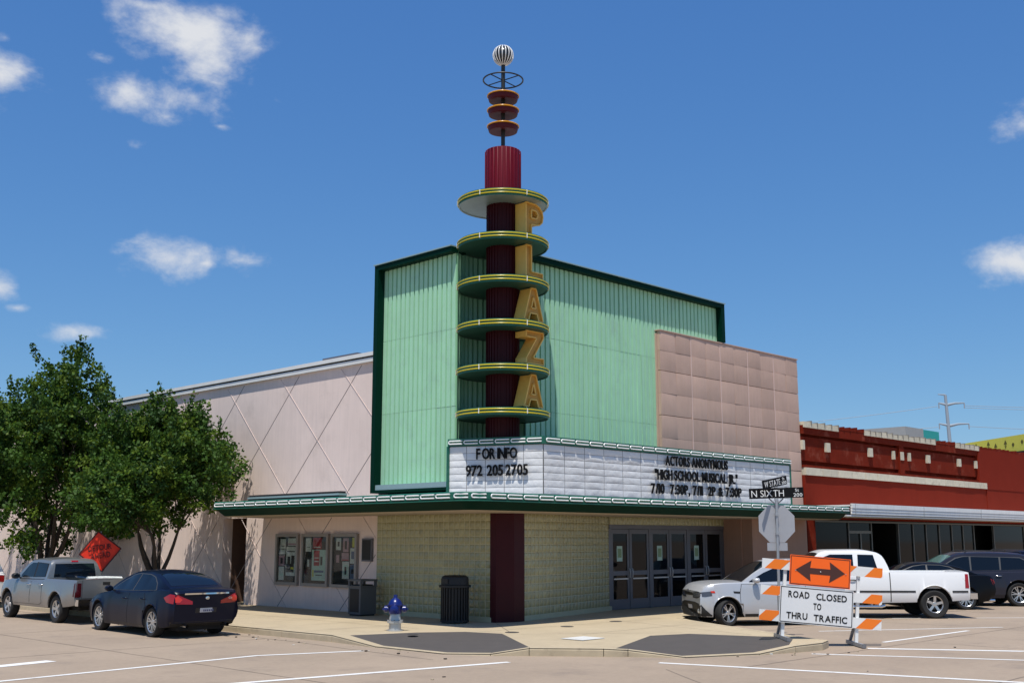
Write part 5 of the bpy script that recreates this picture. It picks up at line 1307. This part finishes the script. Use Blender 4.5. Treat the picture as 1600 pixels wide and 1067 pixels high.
def words(s, width):
    """split a line of lettering into its words: (word, offset, width)"""
    lay, w = text_layout(s); k = width / w; out = []; i = 0
    for wd in s.split():
        n = len(wd); x0 = lay[i][1]; x1 = lay[i + n - 1][1] + lay[i + n - 1][2][2]; out.append((wd, x0 * k, (x1 - x0) * k)); i += n
    return out
def barricade():
    o = FW * 24.0 + RT * 5.647; t = thing('barricade', 'orange and white striped road barricade carrying ROAD CLOSED and two-way arrow signs', 'barricade')
    a = .087; ex = (RT * math.cos(a) + Vector((0, 0, -math.sin(a)))); ez = (RT * math.sin(a) + Vector((0, 0, math.cos(a)))); ey = FW
    M = Matrix(((ex.x, ey.x, ez.x, o.x), (ex.y, ey.y, ez.y, o.y), (ex.z, ey.z, ez.z, .185), (0, 0, 0, 1))); t.matrix_world = M
    for x, h in ((.0, 1.60), (1.545, 1.47)):
        m = MB(); m.box(x - .032, x + .032, -.032, .032, .0, h, 'barricade_white'); p = m.build('post', t)
        k = MB(); [k.tube([(x, -.045, z), (x, .045, z)], .012, 'galv_dark', 6) for z in (.43, .93, h - .15)]; k.build('bolt', p)
        m = MB(); m.box(x - .035, x + .035, -.55, .62, -.035, .035, 'galv'); m.box(x - .04, x + .04, -.56, -.54, -.04, .04, 'galv_dark'); m.obox((x, .42, .03), (x, .05, .50), .05, .05, 'galv_dark'); m.build('foot', t)
    def board(x0, x1, z0, z1, phase, y=-.05):
        m = MB(); m.box(x0, x1, y - .016, y + .016, z0, z1, 'barricade_white'); H = z1 - z0; per = .70
        k = -2
        while k * per / 1 + phase < x1 + H:
            p0 = x0 + k * per + phase; poly = [(p0, z0), (p0 + .34, z0), (p0 + .34 + H, z1), (p0 + H, z1)]
            # clip to the board
            def clip(pl, xx, keep):
                out = []
                for i in range(len(pl)):
                    p, q = pl[i], pl[(i + 1) % len(pl)]; ip = (p[0] - xx) * keep >= 0; iq = (q[0] - xx) * keep >= 0
                    if ip: out.append(p)
                    if ip != iq: s_ = (xx - p[0]) / (q[0] - p[0]); out.append((xx, p[1] + s_ * (q[1] - p[1])))
                return out
            c = clip(clip(poly, x0, 1), x1, -1)
            if len(c) > 2: m.sheet([(p[0], y - .019, p[1]) for p in c], 'barricade_orange')
            k += 1
        m.build('board', t)
    board(-.50, 2.03, 1.385, 1.59, .05); board(-.51, 2.04, .845, 1.04, .03); board(-.515, 2.04, .32, .535, .62 - .70)
    # lower white sign
    y = -.09
    m = MB(); m.box(-.105, 1.435, y, y + .012, .31, 1.065, 'sign_face'); sg = m.build('road_closed_sign', t)
    m = MB()
    for (x0, x1, z0, z1) in ((-.09, 1.42, 1.035, 1.05), (-.09, 1.42, .325, .34), (-.09, -.075, .34, 1.035), (1.405, 1.42, .34, 1.035)): m.box(x0, x1, y - .003, y, z0, z1, 'letter_black')
    m.build('border', sg)
    cap = .135
    for wd, x_, z_, w_ in (('ROAD', .07, .84, .44), ('CLOSED', .655, .83, .64), ('TO', .60, .625, .165), ('THRU', .045, .405, .44), ('TRAFFIC', .615, .395, .70)):
        m = MB(); text_into(m, wd, (x_, y - .003, z_), (1, 0, 0), w_, cap, 'letter_black', off=.026); m.build('lettering', sg)
    # orange arrow sign
    y = -.10; m = MB(); m.box(.075, 1.35, y, y + .012, 1.10, 1.715, 'orange_sign'); ar = m.build('arrow_sign', t)
    m = MB()
    for (x0, x1, z0, z1) in ((.09, 1.335, 1.685, 1.70), (.09, 1.335, 1.115, 1.13), (.09, .105, 1.13, 1.685), (1.32, 1.335, 1.13, 1.685)): m.box(x0, x1, y - .003, y, z0, z1, 'arrow_brown')
    m.build('border', ar)
    m = MB(); zc = 1.41; l, r_ = .19, 1.235; hl = .33; hh = .215; sh = .062
    pl = [(l, zc), (l + hl, zc + hh), (l + hl - .02, zc + sh + .0), (r_ - hl + .02, zc + sh), (r_ - hl, zc + hh), (r_, zc), (r_ - hl, zc - hh), (r_ - hl + .02, zc - sh), (l + hl - .02, zc - sh), (l + hl, zc - hh)]
    q = [(p[0], y - .004, p[1]) for p in pl]
    m.add(q, [(0, 1, 2), (0, 2, 8), (0, 8, 9), (2, 3, 7, 8), (3, 4, 5), (3, 5, 7), (7, 5, 6)], 'arrow_brown'); m.build('arrow', ar)
    k = MB()
    for x in (.2, .72, 1.25): k.tube([(x, y - .012, 1.41 if x == .72 else 1.40), (x, y, 1.40)], .011, 'galv', 8)
    k.build('bolt', ar)
barricade()

def street_sign():
    b = FW * 25.8 + RT * 6.03; t = thing('street_sign_post', 'galvanised post with black street name blades and the grey back of a stop sign', 'sign post', (b.x, b.y, .14), -(math.pi / 2 - AZ))
    # local x = right in view, y = away
    m = MB(); m.tube([(0, 0, 0), (.04, 0, 2.96)], .032, 'galv', 12); m.build('post', t, 50)
    m = MB(); r = .445; oc = [(r * math.cos(R(22.5 + 45 * k)), r * math.sin(R(22.5 + 45 * k)) * 1.03) for k in range(8)]
    f = [(p[0], .06, p[1]) for p in oc]; bk = [(p[0], .048, p[1]) for p in oc]
    m.add(bk, [list(range(8))], 'sign_back'); m.add(f, [list(range(8))[::-1]], 'stop_red'); m.add(f + bk, [(i, (i + 1) % 8, 8 + (i + 1) % 8, 8 + i) for i in range(8)], 'galv'); o = m.build('stop_sign', t); o.location = (.035, 0, 2.41)
    for zz in (.17, -.25): k = MB(); k.box(-.04, .04, -.045, .048, zz, zz + .06, 'galv'); k.build('bracket', o)
    m = MB(); m.box(-.23, .23, .045, .058, 1.80, 1.98, 'sign_back'); o = m.build('side_plate', t); o.location = (.03, 0, 0)
    # lower blade faces us: N SIXTH St 200
    def blade(w, h, big, small, num, cap, wbig):
        m = MB(); m.box(-w / 2, w / 2, -.012, .012, 0, h, 'blade_black'); ob = m.build('name_blade', t)
        for (tx, x_, z_, w_, c_) in ((big, -w / 2 + .05, h * .16, wbig, h * .68), (small, w / 2 - .19, h * .58, .085, h * .32), (num, w / 2 - .235, h * .10, .20, h * .36)):
            for word, dx, ww in words(tx, w_):
                m = MB(); text_into(m, word, (x_ + dx, -.014, z_), (1, 0, 0), ww, c_, 'letter_white', off=-.006 if tx == big else 0); m.build('lettering', ob)
        return ob
    o = blade(1.24, .235, 'N SIXTH', 'St', '200', .165, .74); o.location = (.045, 0, 2.985); o.rotation_euler = (0, R(-1.6), R(-3))
    o = blade(1.0, .20, 'W STATE', 'St', '300', .165, .66); o.location = (.03, .03, 3.245); o.rotation_euler = (0, R(-9), R(44))
    m = MB(); m.box(0, .08, -.025, .03, 2.93, 2.982, 'galv'); m.build('blade_bracket', t); m = MB(); m.box(.01, .07, -.008, .06, 3.215, 3.25, 'galv'); m.build('blade_bracket', t); m = MB(); m.tube([(-.13, .02, 2.98), (.03, .02, 2.84)], .014, 'galv_dark', 6); m.tube([(.2, .02, 2.98), (.05, .02, 2.84)], .014, 'galv_dark', 6); m.build('blade_bracket', t)
street_sign()

def detour_sign():
    p = RT * (-12.0) + FW * 33.0; t = thing('detour_sign', 'red-orange diamond cloth sign reading DETOUR AHEAD behind the silver pickup', 'road sign')
    t.location = (p.x, p.y, .15); t.rotation_euler = (0, 0, R(-24))
    z = 1.70; h = .575
    m = MB(); n = 8; v = []; f = []; rnd = random.Random(4)
    for i in range(n + 1):
        for j in range(n + 1):
            a, b = i / n - .5, j / n - .5; x, zz = (a - b), (a + b)
            v.append((x * h * 1.0, -.03 + .018 * math.sin(x * 9) * (1 - abs(zz)) + rnd.uniform(-.004, .004), z + zz * h))
    for i in range(n):
        for j in range(n): f.append((i * (n + 1) + j, (i + 1) * (n + 1) + j, (i + 1) * (n + 1) + j + 1, i * (n + 1) + j + 1))
    m.add(v, f, 'red_orange_mesh'); s = m.build('sign_cloth', t, 60); s.rotation_euler = (0, R(-8), 0); s.location = (.24, 0, .015)
    m = MB(); off = .055
    text_into(m, 'DETOUR', (-.32, -.055, z + .035), (1, 0, 0), .64, .165, 'detour_black', off=.012); m.build('lettering', s); m = MB(); text_into(m, 'AHEAD', (-.27, -.055, z - .19), (1, 0, 0), .54, .165, 'detour_black', off=.012); m.build('lettering', s)
    m = MB()
    c = [(h, z), (0, z + h), (-h, z), (0, z - h)]
    for k in range(4): a, b = c[k], c[(k + 1) % 4]; m.obox((a[0], -.055, a[1]), (b[0], -.055, b[1]), .035, .006, 'detour_black', up=(0, 1, 0))
    m.build('border', s)
    m = MB(); m.obox((0, .0, z - h), (0, .0, z + h), .03, .03, 'galv_dark'); m.obox((-h, .0, z), (h, .0, z), .03, .02, 'galv_dark'); m.tube([(0, 0, .35), (0, 0, z)], .02, 'galv', 8); m.build('frame', t)
    for k in range(4):
        a = math.pi / 4 + k * math.pi / 2; m = MB(); m.tube([(0, 0, .42), (.75 * math.cos(a), .75 * math.sin(a), .02)], .016, 'galv', 6); m.build('leg', t)
detour_sign()

# small covers set in the corner pavement
for x, y, nm, lab, w in ((800, 987.5, 'iron_dark', 'small dark ground cap nearest the maroon corner column', .16), (886, 978.5, 'iron_dark', 'small dark ground cap between the column and the doors', .16), (962, 970.5, 'iron_dark', 'small dark ground cap nearest the cinema doors', .16), (645, 991, 'iron_dark', 'thin brown ground cap beside the fire hydrant', .12)):
    p = pix_ground(x, y, .15); m = MB(); m.lathe([(w, 0), (w, .005), (w * .8, .009), (0, .009)], (0, 0, .151), nm, 20); o = m.build('ground_cap', None, 40, (p.x, p.y, 0)); tag(o, lab, 'ground cap', 'dark caps set in the corner pavement')
p = pix_ground(911, 997, .15); m = MB(); m.box(-.36, .36, -.3, .3, .151, .160, 'cover_plate'); o = m.build('cover_plate', None, None, (p.x, p.y, 0)); tag(o, 'pale square cover plate set in the corner pavement', 'cover plate')
# ================================================================== TREES
def make_tree(label, base, height, crown_r, crown_z0, seed, nclump, leaves, lean=(0, 0), stretch=(1, 1), trunk_r=.15, leafsize=.085, nlobe=12):
    rnd = random.Random(seed); rg = np.random.default_rng(seed)
    t = thing('street_tree', label, 'tree', (base[0], base[1], .12), 0)
    m = MB(); tips = []
    def limb(p, d, L_, r, depth):
        pts = [p]; rr = [r]; n = 4; q = Vector(p); dd = Vector(d).normalized()
        for k in range(n):
            dd = (dd + Vector((rnd.uniform(-.16, .16), rnd.uniform(-.16, .16), rnd.uniform(-.02, .12)))).normalized(); q = q + dd * (L_ / n); pts.append(q.copy()); rr.append(r * (1 - .5 * (k + 1) / n))
        m.tube(pts, rr, 'tree_bark', 7 if depth < 2 else 5)
        if depth >= 3: tips.append(q); return
        for k in range(rnd.choice((2, 3, 3)) if depth else 1):
            a = rnd.uniform(0, 2 * math.pi); sp = rnd.uniform(.35, .8); u = dd.orthogonal().normalized(); w = dd.cross(u)
            nd = (dd + (u * math.cos(a) + w * math.sin(a)) * sp + Vector((0, 0, .12))).normalized(); limb(q, nd, L_ * rnd.uniform(.62, .82), rr[-1] * .85, depth + 1)
        if depth >= 1: tips.append(q)
    z0 = rnd.uniform(.75, .9)
    m.tube([(0, 0, -.1), (.02, .01, .25), (.03, 0, z0 * .6), (.02, .02, z0)], [trunk_r * 1.45, trunk_r * 1.1, trunk_r, trunk_r * 1.08], 'tree_bark', 12)
    nl = 6
    for k in range(nl):
        a = 2 * math.pi * k / nl + rnd.uniform(-.3, .3); s = .12 if k == 0 else rnd.uniform(.35, .62)
        limb(Vector((.02, .02, z0 - .1)), Vector((math.cos(a) * s + lean[0] * .2, math.sin(a) * s + lean[1] * .2, 1)), height * .27, trunk_r * .55, 1)
    m.build('trunk', t, 60)
    # crown: several upright lobes, each a loose cluster of leaf clumps, with shoots poking out
    zc0, zc1 = crown_z0, height; H = zc1 - zc0; cl = []; lobes = []
    for k in range(nlobe):
        a = 2 * np.pi * k * .381966 + rg.uniform(-.3, .3); q = math.sqrt((k + .5) / nlobe); h = rg.uniform(.30, .80) * (1.05 - .42 * q ** 2)
        hr = H * rg.uniform(.22, .30); wr = crown_r * rg.uniform(.36, .50); rad = crown_r * q * .78
        zz = zc0 + H * h
        zz = min(zz, zc1 - hr - (H * .26) * q * q * rg.uniform(.4, 1.2)) if h > .5 else zz
        lobes.append((rad * math.cos(a) * stretch[0] + lean[0] * h, rad * math.sin(a) * stretch[1] + lean[1] * h, max(zz, zc0 + hr * .75), wr, hr))
    lobes.append((lean[0], lean[1], zc1 - H * .30, crown_r * .42, H * .30)); lobes.append((lean[0] * .5, lean[1] * .5, zc0 + H * .36, crown_r * .6, H * .30))
    per = nclump // len(lobes)
    for (lx, ly, lz, wr, hr) in lobes:
        for _ in range(per):
            d = rg.normal(size=3); d /= np.linalg.norm(d); q = rg.uniform(.25, 1.0) ** .5
            cl.append((lx + d[0] * wr * q, ly + d[1] * wr * q, lz + d[2] * hr * q, rg.uniform(.16, .40)))
        for _ in range(5):
            a = rg.uniform(0, 2 * np.pi); e = rg.uniform(.25, 1.5); L0 = rg.uniform(.2, .55); dx = math.cos(a) * math.cos(e); dy = math.sin(a) * math.cos(e); dz = math.sin(e)
            for j in range(4): f = 1 + L0 * j / 3 / max(wr, hr); cl.append((lx + dx * wr * f, ly + dy * wr * f, lz + dz * hr * f + j * .05, .20 - .03 * j))
    vs = []; mi = []
    for (x, y, z, s) in cl:
        n = int(leaves * (s / .36) ** 2); d = rg.normal(size=(n, 3)); d /= np.linalg.norm(d, axis=1)[:, None]; rad = rg.uniform(.1, 1.1, n) ** .7
        c = np.array([x, y, z]) + d * (rad * s)[:, None] * np.array([1, 1, .85])
        u = rg.normal(size=(n, 3)); u[:, 2] -= .5; u /= np.linalg.norm(u, axis=1)[:, None]
        w = np.cross(u, d + rg.normal(size=(n, 3)) * .7); w /= np.linalg.norm(w, axis=1)[:, None]; nn = np.cross(u, w)
        L_ = leafsize * rg.uniform(.7, 1.25, n)[:, None]
        a0 = c; a1 = c + u * L_ * .5 + w * L_ * .36 + nn * L_ * .12; a2 = c + u * L_; a3 = c + u * L_ * .5 - w * L_ * .36 + nn * L_ * .12
        vs.append(np.stack([a0, a1, a2, a3], 1).reshape(-1, 3)); mi.append(np.repeat(rg.choice([0, 0, 0, 1, 2]), n) if rg.uniform() < .6 else rg.choice([0, 0, 1, 2], n))
    V = np.concatenate(vs); MI = np.concatenate(mi); nq = len(V) // 4
    me = bpy.data.meshes.new('crown'); me.vertices.add(len(V)); me.vertices.foreach_set('co', V.ravel().astype(np.float32))
    me.loops.add(nq * 4); me.loops.foreach_set('vertex_index', np.arange(nq * 4, dtype=np.int32)); me.polygons.add(nq)
    me.polygons.foreach_set('loop_start', np.arange(0, nq * 4, 4, dtype=np.int32)); me.polygons.foreach_set('loop_total', np.full(nq, 4, dtype=np.int32))
    for k in ('leaf_green', 'leaf_fresh', 'leaf_dark'): me.materials.append(MATS[k])
    me.polygons.foreach_set('material_index', MI.astype(np.int32)); me.update(calc_edges=True)
    link('crown', me, t)
    return nq
N1 = make_tree('larger leafy street tree at the left edge behind the silver pickup', (17.3, 40.4), 9.1, 3.95, 1.55, 21, 1150, 95, trunk_r=.2, lean=(.1, -.3), leafsize=.135, nlobe=15)
N2 = make_tree('smaller round leafy street tree behind the navy car and diamond sign', (17.4, 32.5), 6.4, 2.7, 1.95, 34, 860, 95, trunk_r=.14, lean=(0, .3), leafsize=.12, nlobe=13)
N3 = make_tree('tall leafy street tree cut off by the left edge of the picture', (16.4, 48.0), 8.6, 2.9, 2.0, 45, 330, 80, trunk_r=.18, leafsize=.14)

# ================================================================== BACKGROUND
def background():
    # steel transmission pole
    D = 260; top = pix_dir(1477, 617); s = D / math.hypot(top.x, top.y); px, py = top.x * s, top.y * s; zt = CAMH + top.z * s
    t = thing('power_pole', 'tall steel power line pole with two pairs of arms beyond the shop', 'power pole', (px, py, 0), -(math.pi / 2 - AZ))
    k = D / 1740 / 1.02
    m = MB(); m.tube([(.8 * k * 8, 0, 0), (0, 0, zt)], [.62, .30], 'pylon_steel', 12); m.build('pole', t, 50)
    # arms (dx pixels, dz pixels)
    for (z0, xl, xr_) in ((15, -12, 28), (46, -16, 30)):
        xp = z0 * .09
        m = MB(); m.tube([(xp * k, 0, zt - z0 * k), ((xp + 12) * k, 0, zt - (z0 - 2.6) * k), ((xp + xr_ - 2) * k, 0, zt - (z0 - 3) * k)], [.32, .24, .14], 'pylon_steel', 8)
        m.tube([(xp * k, 0, zt - z0 * k), ((xp + xl) * k, 0, zt - (z0 - 3) * k)], [.32, .16], 'pylon_steel', 8); arm = m.build('arm', t, 50)
        for xx in (xp + xr_ - 2, xp + xl):
            m = MB(); m.tube([(xx * k, 0, zt - (z0 - 3) * k), (xx * k, 0, zt - (z0 + 5) * k)], .14, 'pylon_steel', 6); m.build('insulator', arm)
    m = MB(); m.tube([(0, 0, zt), (-11 * k, 0, zt + 1 * k)], [.2, .1], 'pylon_steel', 6); m.build('arm', t, 50)
    m = MB()
    for (x0, z0, x1, z1, sag) in ((29, -16, 420, -11, 3), (29, -19, 420, -16, 3), (33, -47, 420, -50, 3), (-13, -17, -420, -52, 5), (-14, -48, -420, -60, 5)):
        pts = []
        for i in range(17): q = i / 16; pts.append(((x0 + (x1 - x0) * q) * k, 6 * q * k * 10, zt + (z0 + (z1 - z0) * q - sag * 4 * q * (1 - q)) * k))
        m.tube(pts, .055, 'pylon_steel', 4)
    m.build('power_line', t)
    # yellow building with printed figures
    def P(x, y, d):
        v = pix_dir(x, y); s_ = d / math.hypot(v.x, v.y); return Vector((v.x * s_, v.y * s_, CAMH + v.z * s_))
    a, b = P(1478, 690, 95), P(1660, 677, 82); d = Vector((b.x - a.x, b.y - a.y, 0)); L_ = d.length; d.normalize()
    rz = math.atan2(d.y, d.x)
    t = thing('yellow_building', 'far building with a bright yellow band printed with small brown figures', 'building', (a.x, a.y, 0), rz)
    zt_ = (a.z + b.z) / 2
    m = MB(); m.box(-4, L_, 0, 14, zt_ - 1.15, zt_, 'yellow_wall'); band = m.build('band', t)
    m = MB(); m.box(-4, L_, .3, 13.7, 0, zt_ - 1.25, 'far_grey'); m.box(-4, L_, -.1, 14.1, zt_ - 1.25, zt_ - 1.151, 'shop_dark'); m.build('wall', t)
    rnd = random.Random(8); x = .6
    while x < L_:
        m = MB(); k_ = rnd.random(); z = zt_ - .6 + rnd.uniform(-.15, .2)
        if k_ < .45:
            m.sheet([(x - .22, -.012, z), (x + .22, -.012, z), (x, -.012, z + .32)], 'brown_print'); m.box(x - .03, x + .03, -.015, -.003, z - .3, z, 'brown_print'); m.sheet([(x - .2, -.013, z - .1), (x, -.013, z - .26), (x + .2, -.013, z - .1), (x, -.013, z - .18)], 'brown_print')
        elif k_ < .75: m.sheet([(x + .16 * math.cos(q), -.012, z + .14 * math.sin(q)) for q in np.linspace(0, 2 * math.pi, 9)[:-1]], 'brown_print')
        else: m.sheet([(x - .2, -.012, z + .1), (x + .2, -.012, z + .14), (x, -.012, z - .12)], 'brown_print')
        m.build('printed_figure', band); x += rnd.uniform(.75, 1.3)
background()
